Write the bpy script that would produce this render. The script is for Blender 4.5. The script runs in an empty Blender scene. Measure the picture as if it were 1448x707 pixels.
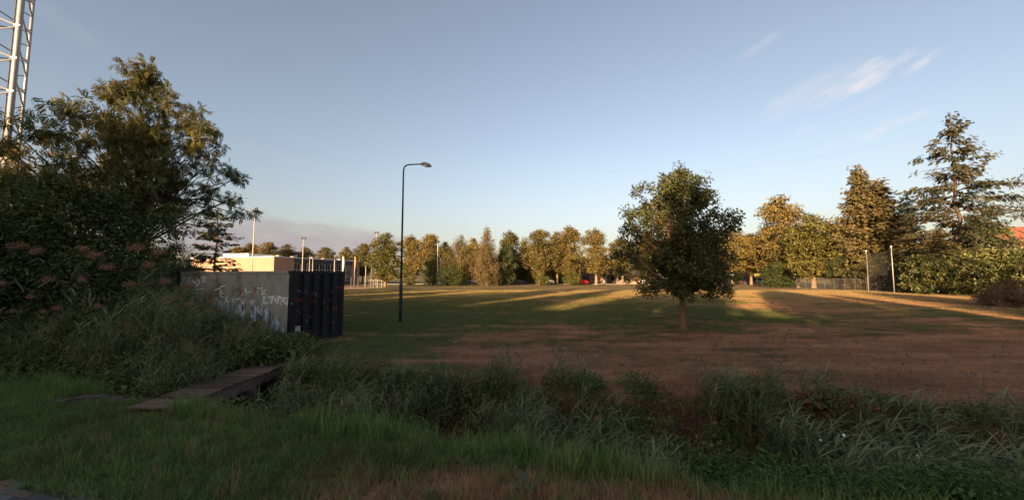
import bpy, math, random
import numpy as np
from mathutils import Vector, noise as mnoise
R = math.radians
sc = bpy.context.scene
COL = sc.collection

# ------------------------------------------------------------------ camera, world, sun, exposure
CAM_H, F_PX, CX, CY, TILT = 2.4, 520.0, 724.0, 353.5, R(4.07)
cam_d = bpy.data.cameras.new('camera'); cam = bpy.data.objects.new('camera', cam_d); COL.objects.link(cam)
cam_d.sensor_width = 36.0; cam_d.lens = 36.0 * F_PX / 1448.0
cam_d.clip_start = 0.05; cam_d.clip_end = 6000
cam.location = (0, 0, CAM_H); cam.rotation_euler = (R(90) + TILT, 0, 0)
sc.camera = cam

SUN_EL, SUN_AZ = R(10.5), R(208.0)          # azimuth clockwise from +Y (the viewing direction)
to_sun = Vector((math.sin(SUN_AZ) * math.cos(SUN_EL), math.cos(SUN_AZ) * math.cos(SUN_EL), math.sin(SUN_EL)))
sun_d = bpy.data.lights.new('sun', 'SUN'); sun = bpy.data.objects.new('sun', sun_d); COL.objects.link(sun)
sun_d.energy = 5.0; sun_d.angle = R(0.5); sun_d.color = (1.0, 0.66, 0.36)
sun.rotation_euler = (-to_sun).to_track_quat('-Z', 'Y').to_euler()
sun.location = to_sun * 200

sc.view_settings.view_transform = 'Standard'; sc.view_settings.look = 'None'
sc.view_settings.gamma = 1.0; sc.view_settings.use_curve_mapping = False
sc.view_settings.exposure = 1.6
try:
    sc.cycles.max_bounces = 6; sc.cycles.diffuse_bounces = 3; sc.cycles.transmission_bounces = 4
    sc.cycles.transparent_max_bounces = 6; sc.cycles.use_denoising = True
except Exception: pass

def px_dir(px, py):
    u = (px - CX) / F_PX; v = (CY - py) / F_PX
    return Vector((u, math.cos(TILT) - v * math.sin(TILT), math.sin(TILT) + v * math.cos(TILT)))
def G(px, py, z=0.0):                       # the point of height z seen at a place in the photograph
    d = px_dir(px, py); t = (z - CAM_H) / d.z
    return Vector((d.x * t, d.y * t, z))
def P(px, py, Y):                           # the point seen there at forward distance Y
    d = px_dir(px, py); t = Y / d.y
    return Vector((d.x * t, Y, CAM_H + d.z * t))
def H(py, Y, px=724): return P(px, py, Y).z
def X(px, Y): return P(px, 390, Y).x

class NT:                                   # small helper for node trees
    def __init__(s, tree): s.t = tree; s.n = tree.nodes; s.l = tree.links
    def new(s, typ, **kw):
        n = s.n.new(typ)
        for k, v in kw.items(): setattr(n, k, v)
        return n
    def link(s, a, b): s.l.new(a, b)
    def val(s, sock, v):
        if hasattr(v, 'is_linked') or isinstance(v, bpy.types.NodeSocket): s.l.new(v, sock)
        else: sock.default_value = v
    def math(s, op, a, b=0.0, c=0.0, clamp=False):
        n = s.n.new('ShaderNodeMath'); n.operation = op; n.use_clamp = clamp
        s.val(n.inputs[0], a); s.val(n.inputs[1], b)
        if op in ('MULTIPLY_ADD', 'SMOOTH_MIN'): s.val(n.inputs[2], c)
        return n.outputs[0]
    def smooth(s, x, a, b):
        n = s.n.new('ShaderNodeMapRange'); n.interpolation_type = 'SMOOTHSTEP'
        s.val(n.inputs[0], x); s.val(n.inputs[1], a); s.val(n.inputs[2], b)
        n.inputs[3].default_value = 0; n.inputs[4].default_value = 1
        return n.outputs[0]
    def mix(s, f, a, b, blend='MIX'):
        n = s.n.new('ShaderNodeMix'); n.data_type = 'RGBA'; n.blend_type = blend
        s.val(n.inputs[0], f)
        for sock, v in ((n.inputs[6], a), (n.inputs[7], b)):
            if isinstance(v, bpy.types.NodeSocket): s.l.new(v, sock)
            else: sock.default_value = (*v, 1) if len(v) == 3 else v
        return n.outputs[2]
    def noise(s, vec, scale, detail=3, rough=0.5):
        n = s.n.new('ShaderNodeTexNoise'); n.inputs['Scale'].default_value = scale
        n.inputs['Detail'].default_value = detail; n.inputs['Roughness'].default_value = rough
        if vec is not None: s.l.new(vec, n.inputs['Vector'])
        return n.outputs['Fac']

world = bpy.data.worlds.new('World'); sc.world = world; world.use_nodes = True
w = NT(world.node_tree); w.n.clear()
sky = w.new('ShaderNodeTexSky'); sky.sky_type = 'NISHITA'; sky.sun_disc = False
sky.sun_elevation = SUN_EL; sky.sun_rotation = SUN_AZ; sky.altitude = 0
sky.air_density = 1.0; sky.dust_density = 2.2; sky.ozone_density = 1.6
tc = w.new('ShaderNodeTexCoord'); sep = w.new('ShaderNodeSeparateXYZ'); w.link(tc.outputs['Generated'], sep.inputs[0])
az = w.math('ARCTAN2', sep.outputs[0], sep.outputs[1]); el = w.math('ARCSINE', sep.outputs[2])
hs = w.new('ShaderNodeHueSaturation'); hs.inputs['Saturation'].default_value = 0.70; hs.inputs['Value'].default_value = 1.0
w.link(sky.outputs[0], hs.inputs['Color'])
skycol = w.mix(1.0, hs.outputs[0], (1.0, .975, .97), 'MULTIPLY')
low = w.math('SUBTRACT', 1.0, w.smooth(el, -.05, .34))              # dust near the horizon, the same all round
skycol = w.mix(low, skycol, w.mix(1.0, skycol, (1.02, .865, .765), 'MULTIPLY'))
ccoord = w.new('ShaderNodeCombineXYZ')
def cloud(px, py, wd, ht, slope, dens, col, nscale, thr, col0):
    d = px_dir(px, py).normalized(); a0, e0 = math.atan2(d.x, d.y), math.asin(d.z)
    da = w.math('SUBTRACT', az, a0); de = w.math('SUBTRACT', el, e0)
    c, s_ = math.cos(slope), math.sin(slope)
    u = w.math('ADD', w.math('MULTIPLY', da, c), w.math('MULTIPLY', de, s_))
    v = w.math('SUBTRACT', w.math('MULTIPLY', de, c), w.math('MULTIPLY', da, s_))
    uu = w.math('DIVIDE', u, wd); vv = w.math('DIVIDE', v, ht)
    cmb = w.new('ShaderNodeCombineXYZ'); w.link(w.math('MULTIPLY', u, nscale * .55), cmb.inputs[0]); w.link(w.math('MULTIPLY', v, nscale * 1.5), cmb.inputs[1])
    cmb.inputs[2].default_value = px * .01
    n = w.noise(cmb.outputs[0], 1.0, 5, .6)
    r2 = w.math('ADD', w.math('MULTIPLY', uu, uu), w.math('MULTIPLY', vv, vv))
    m = w.math('SUBTRACT', 1.0, r2)
    k = w.math('ADD', m, w.math('MULTIPLY', w.math('SUBTRACT', n, .5), 3.2))
    f = w.math('MULTIPLY', w.smooth(k, thr - .2, thr + 1.7), dens)
    f = w.math('MULTIPLY', f, w.smooth(m, -1.5, .3))
    return w.mix(f, col0, col)
WHITE = (3.6, 3.3, 3.3); WARM = (4.4, 3.8, 3.6)
for args in [(1212, 117, .085, .028, .30, .62, WARM, 34, .2),
             (1308, 88, .048, .012, .45, .50, WARM, 38, .3),
             (1150, 130, .11, .030, .25, .34, WHITE, 34, .1),
             (1225, 190, .12, .016, .22, .40, WARM, 34, .4),
             (1141, 183, .03, .010, .2, .40, WARM, 36, .3),
             (1075, 66, .06, .014, .3, .26, WHITE, 36, .3),
             (1218, 148, .06, .010, .25, .30, WHITE, 36, .3),
             (425, 343, .27, .045, -.03, .95, (1.9, 1.72, 1.8), 13, -.6),
             (80, 30, .10, .03, -.35, .10, WHITE, 14, .3),
             (560, 352, .30, .016, 0, .45, (2.5, 2.15, 2.15), 18, .0)]:
    skycol = cloud(*args, skycol)
bgn = w.new('ShaderNodeBackground'); bgn.inputs['Strength'].default_value = 0.081
w.link(skycol, bgn.inputs['Color']); wo = w.new('ShaderNodeOutputWorld'); w.link(bgn.outputs[0], wo.inputs[0])

# ------------------------------------------------------------------ materials
MATS = {}
def mat(name, color, rough=.8, metallic=0., var=.25, scale=6., bump=0., bscale=40., dirt=None, spec=.3, orand=0.):
    if name in MATS: return MATS[name]
    m = bpy.data.materials.new(name); m.use_nodes = True; t = NT(m.node_tree)
    b = t.n['Principled BSDF']
    tcn = t.new('ShaderNodeTexCoord'); v = tcn.outputs['Object']
    n = t.noise(v, scale, 4, .6)
    col = t.mix(n, tuple(c * (1 - var) for c in color), tuple(min(1, c * (1 + var)) for c in color))
    if dirt:
        n2 = t.noise(v, scale * .35, 5, .7)
        col = t.mix(t.smooth(n2, .48, .68), col, dirt)
    if orand:
        oi = t.new('ShaderNodeObjectInfo'); g_ = t.math('MULTIPLY_ADD', oi.outputs['Random'], 2 * orand, 1 - orand)
        cc = t.new('ShaderNodeCombineXYZ'); [t.link(g_, cc.inputs[q]) for q in range(3)]
        col = t.mix(1.0, col, cc.outputs[0], 'MULTIPLY')
    t.link(col, b.inputs['Base Color'])
    b.inputs['Roughness'].default_value = rough; b.inputs['Metallic'].default_value = metallic
    b.inputs['Specular IOR Level'].default_value = spec
    if bump:
        bp = t.new('ShaderNodeBump'); bp.inputs['Strength'].default_value = bump; bp.inputs['Distance'].default_value = .02
        t.link(t.noise(v, bscale, 4, .7), bp.inputs['Height']); t.link(bp.outputs[0], b.inputs['Normal'])
    MATS[name] = m; return m

def turf_colour(t, pos):
    """Colour of the turf at a point of the ground: patches of green and of dry red-brown grass."""
    sp = t.new('ShaderNodeSeparateXYZ'); t.link(pos, sp.inputs[0]); x, y = sp.outputs[0], sp.outputs[1]
    q = t.math('SUBTRACT', t.math('MULTIPLY_ADD', x, .12, y), 8.3)       # metres beyond the far bank
    big = t.noise(pos, .16, 4, .6); mid = t.noise(pos, .9, 4, .65); fine = t.noise(pos, 9., 3, .7)
    fmap = t.new('ShaderNodeMapping'); fmap.inputs['Scale'].default_value = (.35, 1.6, 1); t.link(pos, fmap.inputs[0])
    streak = t.noise(fmap.outputs[0], .55, 4, .65)
    band = t.math('MULTIPLY', t.smooth(q, -2.4, -.6), t.math('SUBTRACT', 1.0, t.smooth(q, 2.5, 15.)))
    band = t.math('MULTIPLY', band, t.smooth(x, -6., -1.))
    rightdry = t.math('MULTIPLY', t.smooth(t.math('SUBTRACT', x, t.math('MULTIPLY', y, .55)), 0., 6.), t.smooth(q, -1., 1.))
    near = t.math('MULTIPLY', t.math('SUBTRACT', 1.0, t.smooth(q, -4.0, -3.1)), t.smooth(x, -3.8, -.4))
    far = t.smooth(y, 20., 52.)
    k = t.math('ADD', t.math('MULTIPLY', big, .85), t.math('MULTIPLY', streak, .75))
    k = t.math('ADD', k, t.math('MULTIPLY', mid, .42))
    k = t.math('ADD', k, t.math('MULTIPLY', fine, .30))
    k = t.math('ADD', k, t.math('MULTIPLY', band, .29))
    k = t.math('ADD', k, t.math('MULTIPLY', rightdry, .13))
    k = t.math('ADD', k, t.math('MULTIPLY', near, .30))
    k = t.math('ADD', k, t.math('MULTIPLY', far, .22))
    k = t.math('ADD', k, t.math('MULTIPLY', t.smooth(x, -4., 7.), .05))
    f = t.smooth(k, 1.22, 1.52)
    dry = t.mix(t.smooth(streak, .3, .7), t.mix(mid, (.23, .095, .058), (.36, .17, .10)), t.mix(mid, (.36, .17, .10), (.54, .32, .19)))
    dryfar = t.mix(mid, (.28, .19, .085), (.40, .28, .13))
    dry = t.mix(far, dry, dryfar)
    green = t.mix(mid, (.072, .095, .034), (.145, .145, .058))
    greenfar = t.mix(mid, (.16, .14, .036), (.24, .18, .055))
    green = t.mix(t.math('MULTIPLY', far, .85), green, greenfar)
    return t.mix(f, green, dry), f

def ground_mat():
    m = bpy.data.materials.new('turf'); m.use_nodes = True; t = NT(m.node_tree); b = t.n['Principled BSDF']
    g = t.new('ShaderNodeNewGeometry'); pos = g.outputs['Position']
    col, f = turf_colour(t, pos)
    fine = t.noise(pos, 30., 4, .8)
    col = t.mix(t.smooth(fine, .3, .7), t.mix(.62, col, (.01, .01, .006)), col)
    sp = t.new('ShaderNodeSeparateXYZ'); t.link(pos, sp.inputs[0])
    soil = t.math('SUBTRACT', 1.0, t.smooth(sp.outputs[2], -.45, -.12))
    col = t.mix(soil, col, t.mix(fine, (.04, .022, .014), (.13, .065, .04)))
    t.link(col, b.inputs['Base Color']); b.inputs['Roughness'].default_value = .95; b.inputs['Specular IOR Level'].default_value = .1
    bp = t.new('ShaderNodeBump'); bp.inputs['Strength'].default_value = 1.0; bp.inputs['Distance'].default_value = .06
    h = t.math('ADD', t.math('MULTIPLY', t.noise(pos, 7., 5, .85), 1.0), t.math('MULTIPLY', fine, .5))
    t.link(h, bp.inputs['Height']); t.link(bp.outputs[0], b.inputs['Normal'])
    return m

def leaf_mat(name, c1, c2, trans=.3, rough=.55, objvar=.25, turf=0., spec=.25):
    """Foliage: colour between c1 and c2 by the 'tint' of each leaf; a share of light passes through."""
    if name in MATS: return MATS[name]
    m = bpy.data.materials.new(name); m.use_nodes = True; t = NT(m.node_tree); b = t.n['Principled BSDF']
    at = t.new('ShaderNodeAttribute'); at.attribute_name = 'tint'
    oi = t.new('ShaderNodeObjectInfo')
    f = t.math('ADD', at.outputs['Fac'], t.math('MULTIPLY', t.math('SUBTRACT', oi.outputs['Random'], .5), objvar), clamp=True)
    col = t.mix(f, c1, c2)
    if turf:
        g = t.new('ShaderNodeNewGeometry')
        tcol, dryf = turf_colour(t, g.outputs['Position'])
        tcol = t.mix(1.0, tcol, (1.45, 1.42, 1.4, 1), 'MULTIPLY')
        col = t.mix(turf, col, tcol)
    t.link(col, b.inputs['Base Color']); b.inputs['Roughness'].default_value = rough
    b.inputs['Specular IOR Level'].default_value = spec
    tr = t.new('ShaderNodeBsdfTranslucent'); t.link(col, tr.inputs['Color'])
    mx = t.new('ShaderNodeMixShader'); mx.inputs[0].default_value = trans
    t.link(b.outputs[0], mx.inputs[1]); t.link(tr.outputs[0], mx.inputs[2])
    t.link(mx.outputs[0], t.n['Material Output'].inputs['Surface'])
    MATS[name] = m; return m

bark = mat('bark', (.085, .06, .042), .95, bump=.8, bscale=14, scale=5)
bark_red = mat('bark_red', (.20, .10, .055), .95, bump=.8, bscale=14, scale=5)
bark_pale = mat('bark_pale', (.22, .16, .10), .95, bump=.6, bscale=14, scale=4)
L_OAK = leaf_mat('leaf_oak', (.04, .056, .018), (.115, .115, .038), .22)
L_LIME = leaf_mat('leaf_lime', (.075, .078, .022), (.23, .165, .05), .25, objvar=.6)
L_GREEN = leaf_mat('leaf_green', (.075, .085, .020), (.18, .155, .040), .25)
L_DARK = leaf_mat('leaf_dark', (.04, .062, .022), (.12, .14, .05), .28)
L_ASH = leaf_mat('leaf_ash', (.062, .085, .022), (.20, .15, .045), .32)
L_WILLOW = leaf_mat('leaf_willow', (.10, .085, .025), (.21, .16, .055), .3)
L_RUST = leaf_mat('leaf_rust', (.095, .078, .03), (.18, .125, .05), .25)
L_YELLOW = leaf_mat('leaf_yellow', (.13, .15, .02), (.25, .24, .045), .3)
L_SPRUCE = leaf_mat('needle_green', (.025, .038, .018), (.085, .07, .035), .12)
L_BLUE = leaf_mat('needle_blue', (.04, .065, .06), (.09, .12, .10), .12)
L_BROWNC = leaf_mat('needle_brown', (.06, .064, .024), (.155, .115, .046), .15)
L_LAUREL = leaf_mat('leaf_laurel', (.05, .07, .016), (.21, .20, .07), .2, rough=.35, spec=.5)
L_REED = leaf_mat('reed_leaf', (.075, .10, .042), (.32, .31, .16), .4, spec=.1)
L_PLUME = leaf_mat('reed_plume', (.30, .14, .09), (.46, .24, .155), .35)
L_BRAMB = leaf_mat('bramble_leaf', (.055, .082, .026), (.17, .20, .065), .28, spec=.15)
L_BRED = leaf_mat('bramble_red', (.12, .05, .03), (.24, .09, .05), .2)
L_NETTLE = leaf_mat('nettle_leaf', (.05, .095, .022), (.12, .20, .05), .25, spec=.15)
L_GRASS = leaf_mat('grass_blade', (.08, .15, .03), (.26, .37, .10), .42, turf=.22, spec=.1)
L_LAWN = leaf_mat('lawn_blade', (.09, .10, .035), (.24, .22, .09), .42, turf=.84, rough=.9, spec=.05)
L_STRAW = leaf_mat('dry_blade', (.26, .14, .075), (.42, .27, .14), .3, turf=.2)
L_DRYBUSH = leaf_mat('dry_twig', (.11, .06, .04), (.30, .18, .10), .15)

# ------------------------------------------------------------------ mesh helpers
class MB:
    def __init__(s): s.v = []; s.f = []
    def box(s, x0, x1, y0, y1, z0, z1, M=None):
        n = len(s.v); vs = [Vector((x, y, z)) for z in (z0, z1) for y in (y0, y1) for x in (x0, x1)]
        if M is not None: vs = [M @ v for v in vs]
        s.v += [tuple(v) for v in vs]
        s.f += [tuple(n + i for i in q) for q in ((0, 2, 3, 1), (4, 5, 7, 6), (0, 1, 5, 4), (2, 6, 7, 3), (0, 4, 6, 2), (1, 3, 7, 5))]
        return s
    def quad(s, *p):
        n = len(s.v); s.v += [tuple(q) for q in p]; s.f.append(tuple(range(n, n + len(p)))); return s
    def tube(s, pts, rad, k=6, cap=True):
        pts = [Vector(p) for p in pts]; n0 = len(s.v)
        if not hasattr(rad, '__len__'): rad = [rad] * len(pts)
        ref = None
        for i, p in enumerate(pts):
            d = (pts[min(i + 1, len(pts) - 1)] - pts[max(i - 1, 0)])
            d = d.normalized() if d.length > 1e-9 else Vector((0, 0, 1))
            if ref is None: ref = Vector((1, 0, 0)) if abs(d.x) < .8 else Vector((0, 1, 0))
            a = (ref - d * ref.dot(d)).normalized(); ref = a; b = d.cross(a)
            for j in range(k):
                t = 2 * math.pi * j / k
                s.v.append(tuple(p + (a * math.cos(t) + b * math.sin(t)) * rad[i]))
        for i in range(len(pts) - 1):
            for j in range(k):
                a = n0 + i * k + j; b = n0 + i * k + (j + 1) % k
                s.f.append((a, b, b + k, a + k))
        if cap:
            s.f.append(tuple(n0 + j for j in reversed(range(k)))); s.f.append(tuple(n0 + (len(pts) - 1) * k + j for j in range(k)))
        return s
    def beam(s, a, b, r, k=6): return s.tube([a, b], r, k)
    def lathe(s, prof, k=16, c=(0, 0, 0)):
        n0 = len(s.v)
        for r, z in prof:
            for j in range(k):
                t = 2 * math.pi * j / k; s.v.append((c[0] + r * math.cos(t), c[1] + r * math.sin(t), c[2] + z))
        for i in range(len(prof) - 1):
            for j in range(k):
                a = n0 + i * k + j; b = n0 + i * k + (j + 1) % k; s.f.append((a, b, b + k, a + k))
        s.f.append(tuple(n0 + j for j in reversed(range(k)))); s.f.append(tuple(n0 + (len(prof) - 1) * k + j for j in range(k)))
        return s
    def mesh(s, name, m, smooth=False):
        me = bpy.data.meshes.new(name); me.from_pydata(s.v, [], s.f)
        if m is not None: me.materials.append(m)
        if smooth: me.polygons.foreach_set('use_smooth', [True] * len(me.polygons))
        me.update(); return me
def put(name, me, parent=None, loc=(0, 0, 0), rot=(0, 0, 0), scale=None):
    o = bpy.data.objects.new(name, me); COL.objects.link(o); o.parent = parent
    o.location = loc; o.rotation_euler = rot
    if scale is not None: o.scale = scale if hasattr(scale, '__len__') else (scale,) * 3
    return o
def obj(name, mb, m, parent=None, smooth=False, bevel=0, **kw):
    o = put(name, mb.mesh(name, m, smooth), parent, **kw)
    if bevel:
        b = o.modifiers.new('bevel', 'BEVEL'); b.width = bevel; b.segments = 2; b.limit_method = 'ANGLE'
    return o
def thing(name, label, cat, loc=(0, 0, 0), rz=0, group=None, scale=None):
    o = put(name, None, None, loc, (0, 0, rz), scale); o.empty_display_size = .3
    return tag(o, label, cat, group)
def tag(o, label, cat, group=None):
    o['label'] = label; o['category'] = cat
    if group: o['group'] = group
    return o
def structure(o): o['kind'] = 'structure'; return o
def stuff(o): o['kind'] = 'stuff'; return o
def copy_thing(root, label, loc, rz=0, scale=None, group=None):
    def cp(o, par):
        c = o.copy(); COL.objects.link(c); c.parent = par
        for ch in o.children: cp(ch, c)
        return c
    r = cp(root, None); r.location = loc; r.rotation_euler = (0, 0, rz)
    if scale is not None: r.scale = scale if hasattr(scale, '__len__') else (scale,) * 3
    r['label'] = label
    if group: r['group'] = group
    return r

def np_mesh(name, V, faces, m, tint=None):
    """Mesh from an array of points and an array of equal-sized faces."""
    me = bpy.data.meshes.new(name); nf, k = faces.shape
    me.vertices.add(len(V)); me.vertices.foreach_set('co', np.asarray(V, np.float32).ravel())
    me.loops.add(nf * k); me.loops.foreach_set('vertex_index', faces.astype(np.int32).ravel())
    me.polygons.add(nf); me.polygons.foreach_set('loop_start', np.arange(0, nf * k, k, dtype=np.int32))
    if tint is not None:
        a = me.attributes.new('tint', 'FLOAT', 'POINT'); a.data.foreach_set('value', np.asarray(tint, np.float32))
    me.materials.append(m); me.update(calc_edges=True); return me

def unit(a): return a / np.maximum(np.linalg.norm(a, axis=1, keepdims=True), 1e-9)
T_KITE = (np.array([(0, 0, 0), (.45, .5, .12), (1, 0, 0), (.45, -.5, .12)]), np.array([(0, 3, 2), (0, 2, 1)]))
T_FOLD = (np.array([(0, 0, 0), (.35, .5, .14), (.75, .42, .1), (1, 0, -.1), (.75, -.42, .1), (.35, -.5, .14)]), np.array([(0, 3, 2, 1), (0, 5, 4, 3)]))
def pinnate(pairs=5, droop=.25):
    V = []; F = []
    def leaf(c, d, L, W):
        n = len(V); d = np.array(d) / np.linalg.norm(d); s_ = np.array((-d[1], d[0], 0))
        for t, w_ in ((0, 0), (.5, .5), (1, 0), (.5, -.5)): V.append(np.array(c) + d * t * L + s_ * w_ * W)
        F.append((n, n + 3, n + 2)); F.append((n, n + 2, n + 1))
    for i in range(pairs):
        t = .2 + .8 * i / pairs; z = -droop * t * t
        for sgn in (1, -1): leaf((t, 0, z), (.45, sgn * 1., -.2), .42, .17)
    leaf((.95, 0, -droop), (1, 0, -.3), .35, .16)
    return np.array(V), np.array(F)
T_PIN = pinnate()
def spray(n=7, spread=.5, rs=3):
    """A twig with short narrow needles-bunches either side, hanging a little."""
    rng = np.random.default_rng(rs); V = []; F = []
    for i in range(n):
        t = i / n; sgn = 1 if i % 2 else -1
        d = np.array((.75, sgn * spread, -.12 - .2 * rng.random())); d /= np.linalg.norm(d); s_ = np.array((-d[1], d[0], 0.25))
        c = np.array((t * .8, 0, 0)); L = .42 * (1 - .4 * t); k = len(V)
        for a, b in ((0, 0), (.5, .13), (1, 0), (.5, -.13)): V.append(c + d * a * L + s_ * b)
        F += [(k, k + 3, k + 2), (k, k + 2, k + 1)]
    return np.array(V), np.array(F)
T_SPRAY = spray()
def leaves(name, C, A, N, L, W, tint, m, tmpl=T_KITE):
    """Leaves: template laid at centres C along A with normal N, length L, width W."""
    T, F = tmpl; A = unit(A); B = unit(np.cross(N, A)); N = np.cross(A, B); k = len(T); n = len(C)
    L = np.broadcast_to(L, (n,))[:, None, None]; W = np.broadcast_to(W, (n,))[:, None, None]
    V = C[:, None, :] + A[:, None, :] * T[None, :, 0:1] * L + B[:, None, :] * T[None, :, 1:2] * W + N[:, None, :] * T[None, :, 2:3] * L
    faces = (F[None] + (np.arange(n) * k)[:, None, None]).reshape(-1, F.shape[1])
    return np_mesh(name, V.reshape(-1, 3), faces, m, np.repeat(tint, k))

def interp(prof, h):
    hs = [p[0] for p in prof]; rs = [p[1] for p in prof]
    return np.interp(h, hs, rs)

def tree_meshes(name, rng, Ht, prof, trunk_r, n_clump, per, clump_r, leaf, lmat, bmat, tmpl=T_FOLD, outer=.45,
                squash=(1, 1), lump=.35, droop=0., flat=.7, trunk_top=.9, off=(0, 0), gap=0.0, aspect=.55, limb=1.0, weep=0.):
    """A broadleaved tree: (trunk mesh, crown mesh). prof = [(height, crown radius), ...]."""
    hmin, hmax = prof[0][0], prof[-1][0]
    # clump centres inside the envelope
    C = []; seed = rng.random() * 100
    tries = 0
    while len(C) < n_clump and tries < n_clump * 30:
        tries += 1
        h = hmin + (hmax - hmin) * rng.random(); r0 = interp(prof, h)
        if rng.random() > (r0 / max(p[1] for p in prof)) ** 1.1 + .05: continue
        a = rng.random() * 2 * math.pi; u = rng.random() ** outer
        lumpy = 1 + lump * 2 * mnoise.noise(Vector((math.cos(a) * 1.3 + seed, math.sin(a) * 1.3, h / Ht * 4.5)))
        r = r0 * u * lumpy
        p = np.array((math.cos(a) * r * squash[0] + off[0] * h / Ht, math.sin(a) * r * squash[1] + off[1] * h / Ht, h - droop * u * r0 * .5))
        if gap and mnoise.noise(Vector(p * (1.6 / max(clump_r * 3, .5))) + Vector((seed, 3, 1))) < -1 + gap * 1.4: continue
        C.append(p)
    C = np.array(C)
    # trunk and limbs
    tb = MB(); pts = []; rad = []; K = 8; top = Ht * trunk_top
    wob = rng.normal(0, .018 * Ht, (K + 1, 2)); wob[0] = 0; wob[1] *= .2
    for i in range(K + 1):
        t = i / K; pts.append(Vector((wob[i][0] * t + off[0] * t, wob[i][1] * t + off[1] * t, top * t)))
        rad.append(trunk_r * (1 - t) ** .8 * (1.35 if i == 0 else 1) + .012)
    pts.insert(1, pts[0].lerp(pts[1], .12)); rad.insert(1, trunk_r * 1.05)
    tb.tube(pts, rad, 9)
    def on_trunk(z):
        z = max(0, min(top, z)); t = z / top * K; i = min(int(t), K - 1); base = [pts[0]] + pts[2:]
        return base[i].lerp(base[i + 1], t - i), (trunk_r * (1 - z / top) ** .8 + .012)
    sel = C[rng.permutation(len(C))[: int(len(C) * min(1, limb))]]
    for c in sel:
        c = Vector(c); rr = math.hypot(c.x, c.y)
        z0 = max(hmin * .75, c.z - rr * (.75 + .5 * rng.random())) if rr > .15 else c.z * .9
        if c.z < hmin * 1.3: z0 = max(z0, c.z + .1)
        a, r0 = on_trunk(min(z0, top * .97)); r = min(r0 * .55, .012 + rr * .010 * (trunk_r / .15) ** .5)
        mid = a.lerp(c, .5) + Vector((0, 0, .10 * rr)) + Vector(rng.normal(0, .05 * rr + .02, 3))
        tb.tube([a, a.lerp(mid, .55), mid, mid.lerp(c, .55), c], [r, r * .8, r * .6, r * .42, r * .15 + .003], 4, cap=False)
    # leaves
    n = len(C) * per; ci = np.repeat(np.arange(len(C)), per)
    csz = clump_r * (0.7 + .7 * rng.random(len(C)))[ci]
    D = rng.normal(0, 1, (n, 3)); D = unit(D) * (rng.random((n, 1)) ** .5) * csz[:, None]; D[:, 2] *= flat
    pos = C[ci] + D
    if weep: pos[:, 2] -= rng.random(n) ** 2 * weep
    A = D / csz[:, None] + rng.normal(0, .55, (n, 3)); A[:, 2] -= .25 + weep * .8
    N = rng.normal(0, .55, (n, 3)) + np.array((0, 0, 1.)) + D / csz[:, None] * .5
    L = leaf * (.7 + .6 * rng.random(n))
    ct = rng.random(len(C))[ci]
    tint = np.clip(ct * .55 + rng.random(n) * .45, 0, 1)
    return tb.mesh(name + '_wood', bmat, True), leaves(name + '_leaves', pos, A, N, L, L * aspect, tint, lmat, tmpl)

def make_tree(kind, label, cat, meshes, loc, rz=0, scale=None, group=None):
    t = thing(kind, label, cat, loc, rz, group, scale)
    put('trunk', meshes[0], t); c = put('crown', meshes[1], t); return t

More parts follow.
